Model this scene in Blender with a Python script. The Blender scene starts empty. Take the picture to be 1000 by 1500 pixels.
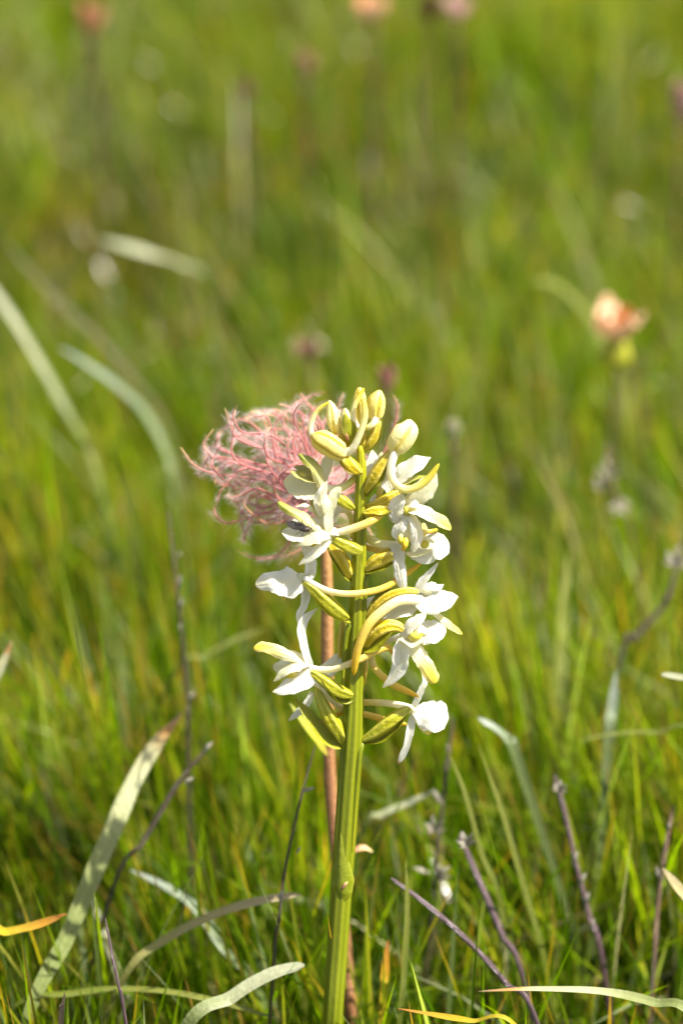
import bpy, math, random
import numpy as np
from mathutils import Vector

# ------------------------------------------------------------------ camera, sky, sun
scene = bpy.context.scene
col = scene.collection
R = math.radians
PITCH = R(34.5)
DIST = 0.50            # camera to the plane of focus, metres
U = 0.000115           # one photograph pixel in that plane, metres
ZC = 0.134             # height of the picture's centre in that plane
SP, CP = math.sin(PITCH), math.cos(PITCH)
FWD = np.array([0, CP, -SP]); UPV = np.array([0, SP, CP]); RGT = np.array([1.0, 0, 0])
CAM = np.array([0, 0, ZC]) - FWD * DIST

cd = bpy.data.cameras.new('camera'); cam = bpy.data.objects.new('camera', cd); col.objects.link(cam)
cam.location = CAM; cam.rotation_euler = (math.pi / 2 - PITCH, 0, 0)
cd.sensor_fit = 'HORIZONTAL'; cd.sensor_width = 24.0
cd.lens = 24.0 * DIST / (1000 * U)
cd.clip_start = 0.02; cd.clip_end = 400
cd.dof.use_dof = True; cd.dof.focus_distance = DIST; cd.dof.aperture_fstop = 8.2; cd.dof.aperture_blades = 0
scene.camera = cam

SUN_EL, SUN_AZ = R(58), R(82)       # azimuth measured from +Y (away from the camera) towards +X (right)
w = bpy.data.worlds.new('World'); scene.world = w; w.use_nodes = True
nt = w.node_tree
sky = nt.nodes.new('ShaderNodeTexSky'); sky.sky_type = 'NISHITA'; sky.sun_disc = False
sky.sun_elevation = SUN_EL; sky.sun_rotation = SUN_AZ
sky.dust_density = 3.0; sky.air_density = 0.8; sky.ozone_density = 0.6
bg = nt.nodes['Background']; hs = nt.nodes.new('ShaderNodeHueSaturation'); hs.inputs['Saturation'].default_value = 0.65
nt.links.new(sky.outputs[0], hs.inputs['Color']); nt.links.new(hs.outputs[0], bg.inputs[0]); bg.inputs[1].default_value = 0.09
sd = bpy.data.lights.new('sun', 'SUN'); sd.energy = 5.0; sd.angle = R(0.55); sd.color = (1.0, 0.95, 0.87)
sun = bpy.data.objects.new('sun', sd); col.objects.link(sun)
sv = Vector((math.sin(SUN_AZ) * math.cos(SUN_EL), math.cos(SUN_AZ) * math.cos(SUN_EL), math.sin(SUN_EL)))
sun.rotation_euler = sv.to_track_quat('Z', 'Y').to_euler(); sun.location = (0.5, 0.3, 1)
vs = scene.view_settings
vs.view_transform = 'Standard'; vs.look = 'None'; vs.gamma = 1; vs.exposure = 1.6; vs.use_curve_mapping = False
scene.render.engine = 'CYCLES'
scene.cycles.use_denoising = True
scene.cycles.max_bounces = 10; scene.cycles.transmission_bounces = 8; scene.cycles.diffuse_bounces = 5
scene.cycles.sample_clamp_indirect = 6

# ------------------------------------------------------------------ helpers
rs = np.random.RandomState(11)
random.seed(5)

def P(x, y, d=0.0):
    """world point seen at photo place (x, y), d pixels' worth of metres behind the plane of focus"""
    k = DIST + d * U
    return CAM + FWD * k + (RGT * (x - 500) * U + UPV * (750 - y) * U) * (k / DIST)

def O(x, y, d=0.0):
    """a point of the orchid: its stem leans, so depth grows towards the root"""
    return P(x, y, d + (y - 800) * 0.19)

def G(x, y, h):
    """world point on the ray of (x, y) standing h mm above the ground"""
    a = (750 - y) * U / DIST
    k = (CAM[2] - h * 0.001) / (SP - a * CP)
    return P(x, y, (k - DIST) / U)

def C3(v):
    v = np.array(v, float); return RGT * v[0] + UPV * v[1] - FWD * v[2]     # (right, up, towards the camera)

def spline(pts, n):
    pts = np.array(pts, float)
    if len(pts) == 2:
        t = np.linspace(0, 1, n)[:, None]; return pts[0] * (1 - t) + pts[1] * t
    Q = np.vstack([2 * pts[0] - pts[1], pts, 2 * pts[-1] - pts[-2]])
    t = np.linspace(0, len(pts) - 1, n); i = np.minimum(t.astype(int), len(pts) - 2); f = (t - i)[:, None]
    p0, p1, p2, p3 = Q[i], Q[i + 1], Q[i + 2], Q[i + 3]
    return 0.5 * (2 * p1 + (p2 - p0) * f + (2 * p0 - 5 * p1 + 4 * p2 - p3) * f ** 2 + (3 * p1 - p0 - 3 * p2 + p3) * f ** 3)

def nrmz(a):
    return a / np.maximum(np.linalg.norm(a, axis=-1, keepdims=True), 1e-12)

def mesh_np(name, V, F, uv=None, mat=None, smooth=True):
    """mesh from numpy arrays of quads; uv is per vertex"""
    me = bpy.data.meshes.new(name)
    nv, nf = len(V), len(F)
    me.vertices.add(nv); me.vertices.foreach_set('co', np.asarray(V, np.float32).ravel())
    me.loops.add(nf * 4); me.loops.foreach_set('vertex_index', np.asarray(F, np.int32).ravel())
    me.polygons.add(nf); me.polygons.foreach_set('loop_start', np.arange(0, nf * 4, 4, dtype=np.int32))
    me.polygons.foreach_set('loop_total', np.full(nf, 4, np.int32))
    me.polygons.foreach_set('use_smooth', np.full(nf, smooth, bool))
    if uv is not None:
        l = me.uv_layers.new(name='UVMap')
        l.data.foreach_set('uv', np.asarray(uv, np.float32)[np.asarray(F).ravel()].ravel())
    me.update(calc_edges=True)
    if mat: me.materials.append(mat)
    return me

def link(name, me, parent=None):
    o = bpy.data.objects.new(name, me); col.objects.link(o)
    if parent is not None: attach(o, parent)
    return o

ORIG = {}
def attach(o, parent):
    """parent o, whose mesh is written in world coordinates, under a thing standing at its base"""
    o.parent = parent
    off = np.array(ORIG.get(parent.name, (0, 0, 0)), float)
    o.location = tuple(-off)
    ORIG[o.name] = (0, 0, 0)
    return o

def thing(name, label, cat, base, group=None):
    o = bpy.data.objects.new(name, None); col.objects.link(o)
    o.empty_display_size = 0.01
    o.location = tuple(base); ORIG[o.name] = tuple(base)
    return tag(o, label, cat, group)

def tag(o, label, cat, group=None):
    o['label'] = label; o['category'] = cat
    if group: o['group'] = group
    return o

def sweep(path, w, nrm=(0, 0, 1), t=2.2, cup=0.0, tip=0.2, base=0.0, rip=0.0, kind='petal', n=30, k=20, seed=None, twist=0.0, lobes=6, depth=0.1, world_n=False, lump=0.0):
    """closed surface swept along world points: a petal (flat cross-section), a tube, a ribbed ovary or a bud.
    widths and thickness in photo pixels"""
    r = np.random.RandomState(seed if seed is not None else rs.randint(1 << 30))
    C = spline(path, n)
    u = np.linspace(0, 1, n)
    # crowd the samples towards rounded ends
    if tip > 0 or base > 0:
        s = np.linspace(0, 1, n)
        s2 = s.copy()
        if tip > 0: s2 = np.where(s > 0.6, 0.6 + 0.4 * np.sin((s - 0.6) / 0.4 * math.pi / 2), s2)
        if base > 0: s2 = np.where(s < 0.4, 0.4 - 0.4 * np.sin((0.4 - s) / 0.4 * math.pi / 2), s2)
        fine = spline(path, 400); C = np.stack([np.interp(s2, np.linspace(0, 1, 400), fine[:, j]) for j in range(3)], 1); u = s2
    wv = np.atleast_1d(np.array(w, float))
    if len(wv) == 1: W = np.full(n, wv[0])
    else:
        fw = spline(np.stack([wv, wv * 0, wv * 0], 1), 400)[:, 0]; W = np.interp(u, np.linspace(0, 1, 400), fw)
    W = np.maximum(W, 0.2)
    E = np.ones(n)
    if tip > 0: x = np.clip((u - (1 - tip)) / tip, 0, 1); E *= np.sqrt(np.maximum(1 - x * x, 0.0004))
    if base > 0: x = np.clip((base - u) / base, 0, 1); E *= np.sqrt(np.maximum(1 - x * x, 0.0004))
    W = W * E * U
    T = nrmz(np.gradient(C, axis=0))
    N0 = np.array(nrm, float)
    if N0.ndim == 1: N0 = np.repeat(N0[None], len(path), 0)
    N0 = spline(N0, n)
    if not world_n: N0 = N0[:, :1] * RGT + N0[:, 1:2] * UPV - N0[:, 2:] * FWD
    N = nrmz(N0 - (N0 * T).sum(1, keepdims=True) * T)
    S = nrmz(np.cross(T, N))
    th = np.arange(k) / k * 2 * math.pi
    ct, st = np.cos(th)[None], np.sin(th)[None]
    uu = u[:, None]
    vv = np.repeat((th / (2 * math.pi))[None], n, 0)
    if kind == 'petal':
        tt = np.minimum(t * U, W[:, None] * 0.6)
        a = W[:, None] / 2 * ct
        b = tt / 2 * st * np.sqrt(np.clip(1 - 0.75 * ct ** 2, 0, 1)) + cup * (ct ** 2) * W[:, None] / 2
        b = b - 0.12 * tt * np.exp(-(ct / 0.18) ** 2)
        ph = r.rand(4) * 6.28
        lo = r.normal(size=4)
        b = b + W[:, None] * 0.065 * (lo[0] * np.sin(uu * 5 + ph[0]) * ct + lo[1] * np.sin(uu * 8 + ph[1]) * ct ** 2 + 0.6 * lo[2] * np.sin(uu * 13 + ph[2]) * ct)
        if rip: b = b + rip * W[:, None] * np.sin(uu * 17 + ph[3] + 1.5 * ct) * ct ** 2
        a = a * (1 + 0.04 * np.sin(uu * 21 + ph[2] + 2 * np.sign(ct)) + rip * (0.8 * np.sin(uu * 47 + ph[1] + 3 * np.sign(ct)) + np.sin(uu * 33 + ph[0] - 2 * np.sign(ct))))
        vv = np.repeat((0.5 + 0.5 * ct), n, 0)
    else:
        rad = np.ones((n, k))
        ph = r.rand(6) * 6.28
        if kind == 'ovary':
            c = np.cos(lobes * th[None] + twist * uu * 6.28 + lump * 9 * np.sin(uu * 4 + ph[0]))
            rad = 1 + depth * c * (1 + 2 * lump * np.sin(2 * th[None] + ph[1]))
            vv = np.clip(0.5 + 0.5 * c + lump * 3 * np.sin(uu * 9 + 3 * th[None] + ph[2]), 0, 1)
        elif kind == 'bud':
            c = np.abs(np.cos(lobes / 2 * th[None] + twist * uu * 6.28 + r.rand() * 0.5)) ** 14
            rad = 1 - depth * c * np.sin(np.clip(uu * 1.05, 0, 1) * math.pi) ** 0.5; vv = 1 - c
        if lump: rad = rad * (1 + lump * (np.sin(th[None] + 3 * uu + ph[3]) + 0.7 * np.sin(2 * th[None] - 6 * uu + ph[4]) + 0.5 * np.sin(3 * th[None] + 11 * uu + ph[5])))
        flat = t if t <= 1 else 1.0
        a = W[:, None] / 2 * ct * rad
        b = W[:, None] / 2 * st * rad * flat
    V = C[:, None] + S[:, None] * a[..., None] + N[:, None] * b[..., None]
    V = V.reshape(-1, 3)
    uvs = np.stack([np.repeat(uu, k, 1), vv], -1).reshape(-1, 2)
    i = np.arange(n - 1)[:, None] * k; j = np.arange(k)[None]; j2 = (j + 1) % k
    F = np.stack([i + j, i + j2, i + k + j2, i + k + j], -1).reshape(-1, 4)
    # caps: collapse the last ring onto its centre with quads across
    caps = []
    h = k // 2
    for off, fl in ((0, True), ((n - 1) * k, False)):
        for q in range(h - 1):
            f = [off + q, off + q + 1, off + k - q - 2, off + k - q - 1]
            caps.append(f[::-1] if fl else f)
    # quads q, q+1, k-2-q, k-1-q cover the ring
    F = np.vstack([F, np.array(caps)])
    return V, F, uvs

def join(parts):
    Vs, Fs, Us, o = [], [], [], 0
    for V, F, uv in parts:
        Vs.append(V); Fs.append(F + o); Us.append(uv); o += len(V)
    return np.vstack(Vs), np.vstack(Fs), np.vstack(Us)

def part(name, data, mat, parent):
    V, F, uv = data
    return link(name, mesh_np(name, V, F, uv, mat), parent)

# ------------------------------------------------------------------ materials
def srgb(r, g, b):
    f = lambda c: (c / 255 / 12.92) if c <= 10 else ((c / 255 + 0.055) / 1.055) ** 2.4
    return (f(r), f(g), f(b), 1)

def ramp(nt, stops):
    n = nt.nodes.new('ShaderNodeValToRGB'); e = n.color_ramp.elements
    while len(e) < len(stops): e.new(0.5)
    for el, (p, c) in zip(e, stops): el.position = p; el.color = c
    return n

def plant_mat(name, along, across=None, across_amt=0.5, rough=0.45, transl=0.25, tcol=None, sss=0.0, noise=0.12, nscale=900, bump=0.25, veins=0.0, spec=0.4, speck=None):
    m = bpy.data.materials.new(name); m.use_nodes = True; t = m.node_tree; N = t.nodes; L = t.links
    p = N['Principled BSDF']; out = N['Material Output']
    uv = N.new('ShaderNodeUVMap'); sep = N.new('ShaderNodeSeparateXYZ'); L.new(uv.outputs[0], sep.inputs[0])
    geo = N.new('ShaderNodeNewGeometry')
    ns = N.new('ShaderNodeTexNoise'); ns.inputs['Scale'].default_value = nscale; ns.inputs['Detail'].default_value = 4
    L.new(geo.outputs['Position'], ns.inputs['Vector'])
    # distort the position along the part a little so that colours blend unevenly
    ad = N.new('ShaderNodeMath'); ad.operation = 'MULTIPLY_ADD'; ad.inputs[1].default_value = noise; L.new(ns.outputs['Fac'], ad.inputs[0])
    su = N.new('ShaderNodeMath'); su.operation = 'SUBTRACT'; L.new(sep.outputs['X'], su.inputs[0]); su.inputs[1].default_value = noise * 0.5
    L.new(su.outputs[0], ad.inputs[2])
    r = ramp(t, along); L.new(ad.outputs[0], r.inputs[0]); c = r.outputs[0]
    if across:
        r2 = ramp(t, across); L.new(sep.outputs['Y'], r2.inputs[0])
        mx = N.new('ShaderNodeMix'); mx.data_type = 'RGBA'; mx.inputs[0].default_value = across_amt
        L.new(c, mx.inputs[6]); L.new(r2.outputs[0], mx.inputs[7]); c = mx.outputs[2]
    if speck:
        n2 = N.new('ShaderNodeTexNoise'); n2.inputs['Scale'].default_value = nscale * 0.5; n2.inputs['Detail'].default_value = 2
        L.new(geo.outputs['Position'], n2.inputs['Vector'])
        r3 = ramp(t, [(0.66, (0, 0, 0, 1)), (0.76, (1, 1, 1, 1))]); L.new(n2.outputs['Fac'], r3.inputs[0])
        mx = N.new('ShaderNodeMix'); mx.data_type = 'RGBA'; L.new(r3.outputs[0], mx.inputs[0]); L.new(c, mx.inputs[6]); mx.inputs[7].default_value = speck; c = mx.outputs[2]
    L.new(c, p.inputs['Base Color']); p.inputs['Roughness'].default_value = rough; p.inputs['Specular IOR Level'].default_value = spec
    if sss:
        p.inputs['Subsurface Weight'].default_value = sss; p.inputs['Subsurface Radius'].default_value = (1, 0.85, 0.5); p.inputs['Subsurface Scale'].default_value = 0.0006
    bp = N.new('ShaderNodeBump'); bp.inputs['Strength'].default_value = bump; bp.inputs['Distance'].default_value = 0.00022
    n4 = N.new('ShaderNodeTexNoise'); n4.inputs['Scale'].default_value = 3800; n4.inputs['Detail'].default_value = 3; L.new(geo.outputs['Position'], n4.inputs['Vector'])
    hsrc = n4.outputs['Fac']
    n5 = N.new('ShaderNodeTexNoise'); n5.inputs['Scale'].default_value = 1100; n5.inputs['Detail'].default_value = 2; L.new(geo.outputs['Position'], n5.inputs['Vector'])
    h5 = N.new('ShaderNodeMath'); h5.operation = 'MULTIPLY_ADD'; h5.inputs[1].default_value = 2.5; L.new(n5.outputs['Fac'], h5.inputs[0]); L.new(hsrc, h5.inputs[2]); hsrc = h5.outputs[0]
    if veins:
        wv = N.new('ShaderNodeMath'); wv.operation = 'MULTIPLY'; wv.inputs[1].default_value = veins; L.new(sep.outputs['Y'], wv.inputs[0])
        sn = N.new('ShaderNodeMath'); sn.operation = 'SINE'; L.new(wv.outputs[0], sn.inputs[0])
        s2 = N.new('ShaderNodeMath'); s2.operation = 'MULTIPLY_ADD'; s2.inputs[1].default_value = 0.5; L.new(sn.outputs[0], s2.inputs[0]); L.new(hsrc, s2.inputs[2]); hsrc = s2.outputs[0]
    L.new(hsrc, bp.inputs['Height']); L.new(bp.outputs[0], p.inputs['Normal'])
    if transl:
        tr = N.new('ShaderNodeBsdfTranslucent')
        if tcol:
            mm = N.new('ShaderNodeMix'); mm.data_type = 'RGBA'; mm.blend_type = 'MULTIPLY'; mm.inputs[0].default_value = 1; L.new(c, mm.inputs[6]); mm.inputs[7].default_value = tcol; L.new(mm.outputs[2], tr.inputs[0])
        else: L.new(c, tr.inputs[0])
        ms = N.new('ShaderNodeMixShader'); ms.inputs[0].default_value = transl
        L.new(p.outputs[0], ms.inputs[1]); L.new(tr.outputs[0], ms.inputs[2]); L.new(ms.outputs[0], out.inputs['Surface'])
    return m

WHITE = (0.86, 0.84, 0.74, 1); CREAM = (0.80, 0.74, 0.46, 1); YEL = (0.74, 0.60, 0.05, 1); YG = (0.50, 0.46, 0.03, 1); OLIVE = (0.30, 0.30, 0.03, 1)
GRN = (0.16, 0.20, 0.012, 1); DGRN = (0.075, 0.11, 0.008, 1); LGRN = (0.33, 0.36, 0.03, 1); BROWN = (0.18, 0.09, 0.03, 1)
M = {}
M['sepal'] = plant_mat('white_petal', [(0, (0.74, 0.72, 0.44, 1)), (0.16, WHITE), (0.8, WHITE), (1, (0.74, 0.67, 0.34, 1))], across=[(0, (0.88, 0.87, 0.80, 1)), (0.3, (0.82, 0.80, 0.70, 1)), (0.5, (0.76, 0.74, 0.56, 1)), (0.7, (0.82, 0.80, 0.70, 1)), (1, (0.88, 0.87, 0.80, 1))], across_amt=0.6, transl=0.6, sss=0.2, veins=26, bump=0.32, rough=0.38)
M['sepal_brown'] = plant_mat('white_petal_brown_tip', [(0, (0.78, 0.76, 0.52, 1)), (0.14, WHITE), (0.86, WHITE), (0.94, (0.62, 0.42, 0.16, 1)), (1, (0.4, 0.2, 0.06, 1))], transl=0.6, sss=0.2, veins=26, bump=0.32, rough=0.38)
M['cream'] = plant_mat('cream_petal', [(0, CREAM), (0.3, (0.80, 0.78, 0.56, 1)), (0.8, (0.80, 0.78, 0.55, 1)), (1, CREAM)], transl=0.6, sss=0.2, veins=20, bump=0.28, rough=0.42)
M['pale_olive'] = plant_mat('pale_olive_petal', [(0, (0.72, 0.68, 0.32, 1)), (0.5, (0.60, 0.56, 0.20, 1)), (1, (0.46, 0.44, 0.08, 1))], transl=0.6, sss=0.2, veins=20, bump=0.28)
M['lip'] = plant_mat('lip_yellow_tip', [(0, WHITE), (0.32, (0.80, 0.76, 0.46, 1)), (0.66, (0.74, 0.62, 0.08, 1)), (0.96, (0.62, 0.52, 0.01, 1))], across=[(0, WHITE), (0.24, (0.79, 0.72, 0.3, 1)), (0.5, (0.7, 0.62, 0.1, 1)), (0.76, (0.79, 0.72, 0.3, 1)), (1, WHITE)], across_amt=0.3, transl=0.48, sss=0.2, veins=30)
M['lip_olive'] = plant_mat('lip_olive_tip', [(0, CREAM), (0.35, (0.62, 0.58, 0.2, 1)), (0.75, (0.36, 0.38, 0.05, 1)), (1, (0.28, 0.31, 0.03, 1))], transl=0.46, sss=0.2, veins=20)
M['spur'] = plant_mat('spur_white_to_yellow', [(0, WHITE), (0.25, (0.81, 0.76, 0.48, 1)), (0.58, (0.78, 0.62, 0.13, 1)), (1, (0.68, 0.46, 0.01, 1))], transl=0.44, sss=0.4, bump=0.15, rough=0.35)
M['spur_pale'] = plant_mat('spur_pale', [(0, WHITE), (0.4, (0.80, 0.75, 0.42, 1)), (0.8, (0.66, 0.58, 0.10, 1)), (1, (0.5, 0.42, 0.02, 1))], transl=0.44, sss=0.4, bump=0.15, rough=0.35)
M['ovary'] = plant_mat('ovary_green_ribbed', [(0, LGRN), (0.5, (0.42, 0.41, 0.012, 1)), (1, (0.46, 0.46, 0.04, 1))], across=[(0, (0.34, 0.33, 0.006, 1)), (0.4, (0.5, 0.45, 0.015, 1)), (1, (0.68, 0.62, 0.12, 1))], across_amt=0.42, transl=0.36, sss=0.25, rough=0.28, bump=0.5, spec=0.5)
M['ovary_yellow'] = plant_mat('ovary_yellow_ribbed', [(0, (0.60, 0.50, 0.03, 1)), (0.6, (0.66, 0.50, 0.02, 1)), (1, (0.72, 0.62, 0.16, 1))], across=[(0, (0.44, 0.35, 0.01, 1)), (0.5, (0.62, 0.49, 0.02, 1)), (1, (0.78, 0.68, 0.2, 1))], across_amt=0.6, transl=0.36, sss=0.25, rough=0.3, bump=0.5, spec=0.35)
M['bract'] = plant_mat('bract_green', [(0, (0.46, 0.45, 0.02, 1)), (0.35, (0.36, 0.37, 0.01, 1)), (1, (0.40, 0.39, 0.015, 1))], transl=0.45, veins=60, bump=0.6, rough=0.36, spec=0.5)
M['bract_yellow'] = plant_mat('bract_yellow_green', [(0, (0.5, 0.46, 0.05, 1)), (0.5, (0.46, 0.38, 0.02, 1)), (1, (0.36, 0.35, 0.02, 1))], transl=0.34, veins=60, bump=0.6, rough=0.36)
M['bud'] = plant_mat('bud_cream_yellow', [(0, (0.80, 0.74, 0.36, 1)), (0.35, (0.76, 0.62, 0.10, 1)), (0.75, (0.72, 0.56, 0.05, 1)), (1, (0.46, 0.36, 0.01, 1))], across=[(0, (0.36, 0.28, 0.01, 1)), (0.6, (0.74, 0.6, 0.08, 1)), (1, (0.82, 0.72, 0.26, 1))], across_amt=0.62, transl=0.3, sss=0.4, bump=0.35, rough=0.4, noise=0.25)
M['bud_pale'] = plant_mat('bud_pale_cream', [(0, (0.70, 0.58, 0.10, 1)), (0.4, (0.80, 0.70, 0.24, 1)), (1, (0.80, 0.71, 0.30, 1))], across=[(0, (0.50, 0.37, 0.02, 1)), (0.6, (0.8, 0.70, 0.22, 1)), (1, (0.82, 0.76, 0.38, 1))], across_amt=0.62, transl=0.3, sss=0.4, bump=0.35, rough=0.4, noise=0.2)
M['column'] = plant_mat('column_yellow', [(0, (0.7, 0.62, 0.2, 1)), (0.5, (0.62, 0.54, 0.06, 1)), (1, (0.5, 0.45, 0.03, 1))], transl=0.2, sss=0.4, noise=0.3)
M['anther'] = plant_mat('anther_orange', [(0, (0.68, 0.52, 0.03, 1)), (1, (0.66, 0.4, 0.02, 1))], transl=0.15, sss=0.3)

def stem_material():
    m = plant_mat('orchid_stem_green', [(0, (0.115, 0.145, 0.004, 1)), (0.5, (0.145, 0.17, 0.004, 1)), (0.7, (0.20, 0.215, 0.005, 1)), (1, (0.38, 0.36, 0.01, 1))],
                  across=[(0, (0.12, 0.145, 0.004, 1)), (0.6, (0.20, 0.22, 0.007, 1)), (1, (0.30, 0.31, 0.02, 1))], across_amt=0.4, transl=0.14, sss=0.15, rough=0.36, bump=0.12, spec=0.3, noise=0.05)
    return m
M['stem'] = stem_material()
M['stem_bract'] = plant_mat('stem_scale_green', [(0, (0.17, 0.195, 0.008, 1)), (0.5, (0.16, 0.185, 0.006, 1)), (1, (0.13, 0.15, 0.01, 1))], across=[(0, (0.3, 0.31, 0.03, 1)), (0.12, (0.16, 0.185, 0.006, 1)), (0.88, (0.16, 0.185, 0.006, 1)), (1, (0.3, 0.31, 0.03, 1))], across_amt=0.6, transl=0.15, veins=12, bump=0.25, rough=0.36)
M['seed_stem'] = plant_mat('seed_stem_russet', [(0, (0.20, 0.09, 0.04, 1)), (0.6, (0.27, 0.125, 0.05, 1)), (1, (0.34, 0.18, 0.06, 1))], transl=0.05, sss=0.1, rough=0.5, bump=0.5)
M['style'] = plant_mat('style_pink', [(0, (0.52, 0.17, 0.17, 1)), (0.55, (0.54, 0.19, 0.165, 1)), (0.85, (0.52, 0.24, 0.15, 1)), (1, (0.58, 0.42, 0.18, 1))], transl=0.35, rough=0.5, bump=0.3)
M['style_tan'] = plant_mat('style_tan', [(0, (0.52, 0.17, 0.14, 1)), (0.5, (0.56, 0.28, 0.14, 1)), (1, (0.6, 0.46, 0.2, 1))], transl=0.2, rough=0.5, bump=0.3)
M['fuzz'] = plant_mat('style_hair', [(0, (0.74, 0.46, 0.46, 1)), (1, (0.82, 0.72, 0.72, 1))], transl=0.4, rough=0.4, bump=0)
M['fly_dark'] = plant_mat('fly_dark', [(0, (0.03, 0.022, 0.012, 1)), (1, (0.05, 0.035, 0.02, 1))], transl=0, rough=0.3, bump=0.8, spec=0.6, speck=(0.25, 0.2, 0.1, 1))
M['fly_wing'] = plant_mat('fly_wing', [(0, (0.012, 0.01, 0.008, 1)), (1, (0.025, 0.022, 0.018, 1))], transl=0.08, rough=0.5, bump=0.3, veins=30, spec=0.12)

# ------------------------------------------------------------------ ground
def ground():
    n = 121
    g = np.sinh(np.linspace(-1, 1, n) * 5) / math.sinh(5) * 60
    X, Y = np.meshgrid(g, g + 0.4)
    Z = 0.004 * np.sin(X * 9 + 1) * np.cos(Y * 7) + 0.003 * np.sin(X * 23 + Y * 17) - 0.004
    V = np.stack([X, Y, Z], -1).reshape(-1, 3)
    i = np.arange(n - 1)[:, None] * n + np.arange(n - 1)[None]
    F = np.stack([i, i + 1, i + n + 1, i + n], -1).reshape(-1, 4)
    m = bpy.data.materials.new('meadow_soil'); m.use_nodes = True; t = m.node_tree; p = t.nodes['Principled BSDF']
    geo = t.nodes.new('ShaderNodeNewGeometry')
    n1 = t.nodes.new('ShaderNodeTexNoise'); n1.inputs['Scale'].default_value = 60; n1.inputs['Detail'].default_value = 8
    t.links.new(geo.outputs['Position'], n1.inputs['Vector'])
    r = ramp(t, [(0.3, (0.03, 0.022, 0.012, 1)), (0.5, (0.045, 0.05, 0.012, 1)), (0.7, (0.07, 0.085, 0.018, 1))])
    t.links.new(n1.outputs['Fac'], r.inputs[0]); t.links.new(r.outputs[0], p.inputs['Base Color']); p.inputs['Roughness'].default_value = 0.95
    b = t.nodes.new('ShaderNodeBump'); b.inputs['Distance'].default_value = 0.004; t.links.new(n1.outputs['Fac'], b.inputs['Height']); t.links.new(b.outputs[0], p.inputs['Normal'])
    o = link('ground', mesh_np('ground', V, F, None, m)); o['kind'] = 'structure'
ground()

# ------------------------------------------------------------------ grass
def grass_mat(name, stops, tipstops, tipamt=0.6, transl=0.48, tcol=(2.3, 2.55, 0.5, 1), rough=0.38, spec=0.22):
    """uv.x = along the blade, uv.y = one random number per blade"""
    m = bpy.data.materials.new(name); m.use_nodes = True; t = m.node_tree; N = t.nodes; L = t.links
    p = N['Principled BSDF']; uv = N.new('ShaderNodeUVMap'); sep = N.new('ShaderNodeSeparateXYZ'); L.new(uv.outputs[0], sep.inputs[0])
    r = ramp(t, stops); L.new(sep.outputs['Y'], r.inputs[0])
    r2 = ramp(t, tipstops); L.new(sep.outputs['X'], r2.inputs[0])
    # only some blades have dry tips
    w2 = N.new('ShaderNodeMath'); w2.operation = 'MULTIPLY'; w2.inputs[1].default_value = 37.0; L.new(sep.outputs['Y'], w2.inputs[0])
    fr = N.new('ShaderNodeMath'); fr.operation = 'FRACT'; L.new(w2.outputs[0], fr.inputs[0])
    gt = N.new('ShaderNodeMath'); gt.operation = 'LESS_THAN'; gt.inputs[1].default_value = tipamt; L.new(fr.outputs[0], gt.inputs[0])
    al = N.new('ShaderNodeMath'); al.operation = 'MULTIPLY'; L.new(gt.outputs[0], al.inputs[0]); L.new(r2.outputs['Alpha'], al.inputs[1])
    mx = N.new('ShaderNodeMix'); mx.data_type = 'RGBA'; L.new(al.outputs[0], mx.inputs[0]); L.new(r.outputs[0], mx.inputs[6]); L.new(r2.outputs[0], mx.inputs[7])
    L.new(mx.outputs[2], p.inputs['Base Color']); p.inputs['Roughness'].default_value = rough; p.inputs['Specular IOR Level'].default_value = spec
    tr = N.new('ShaderNodeBsdfTranslucent'); mm = N.new('ShaderNodeMix'); mm.data_type = 'RGBA'; mm.blend_type = 'MULTIPLY'; mm.inputs[0].default_value = 1
    L.new(mx.outputs[2], mm.inputs[6]); mm.inputs[7].default_value = tcol; L.new(mm.outputs[2], tr.inputs[0])
    ms = N.new('ShaderNodeMixShader'); ms.inputs[0].default_value = transl; L.new(p.outputs[0], ms.inputs[1]); L.new(tr.outputs[0], ms.inputs[2])
    L.new(ms.outputs[0], N['Material Output'].inputs['Surface'])
    return m

M['grass'] = grass_mat('meadow_grass', [(0, (0.022, 0.050, 0.002, 1)), (0.3, (0.060, 0.106, 0.002, 1)), (0.6, (0.108, 0.158, 0.003, 1)), (0.82, (0.158, 0.194, 0.006, 1)), (0.93, (0.20, 0.19, 0.03, 1)), (0.94, (0.13, 0.17, 0.06, 1)), (1, (0.22, 0.24, 0.13, 1))],
                       [(0.0, (0.2, 0.15, 0.03, 0)), (0.72, (0.25, 0.18, 0.02, 0)), (0.9, (0.3, 0.17, 0.03, 0.9)), (1, (0.3, 0.14, 0.04, 1))], tipamt=0.16)
M['dry'] = grass_mat('dry_grass', [(0, (0.12, 0.08, 0.04, 1)), (0.25, (0.22, 0.19, 0.08, 1)), (0.5, (0.27, 0.26, 0.11, 1)), (1, (0.36, 0.35, 0.22, 1))],
                     [(0.0, (0.3, 0.2, 0.1, 0)), (0.8, (0.3, 0.2, 0.1, 0)), (1, (0.3, 0.15, 0.05, 0.8))], tipamt=0.5, transl=0.2, tcol=(1, 1, 0.9, 1), rough=0.3, spec=0.5)

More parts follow.
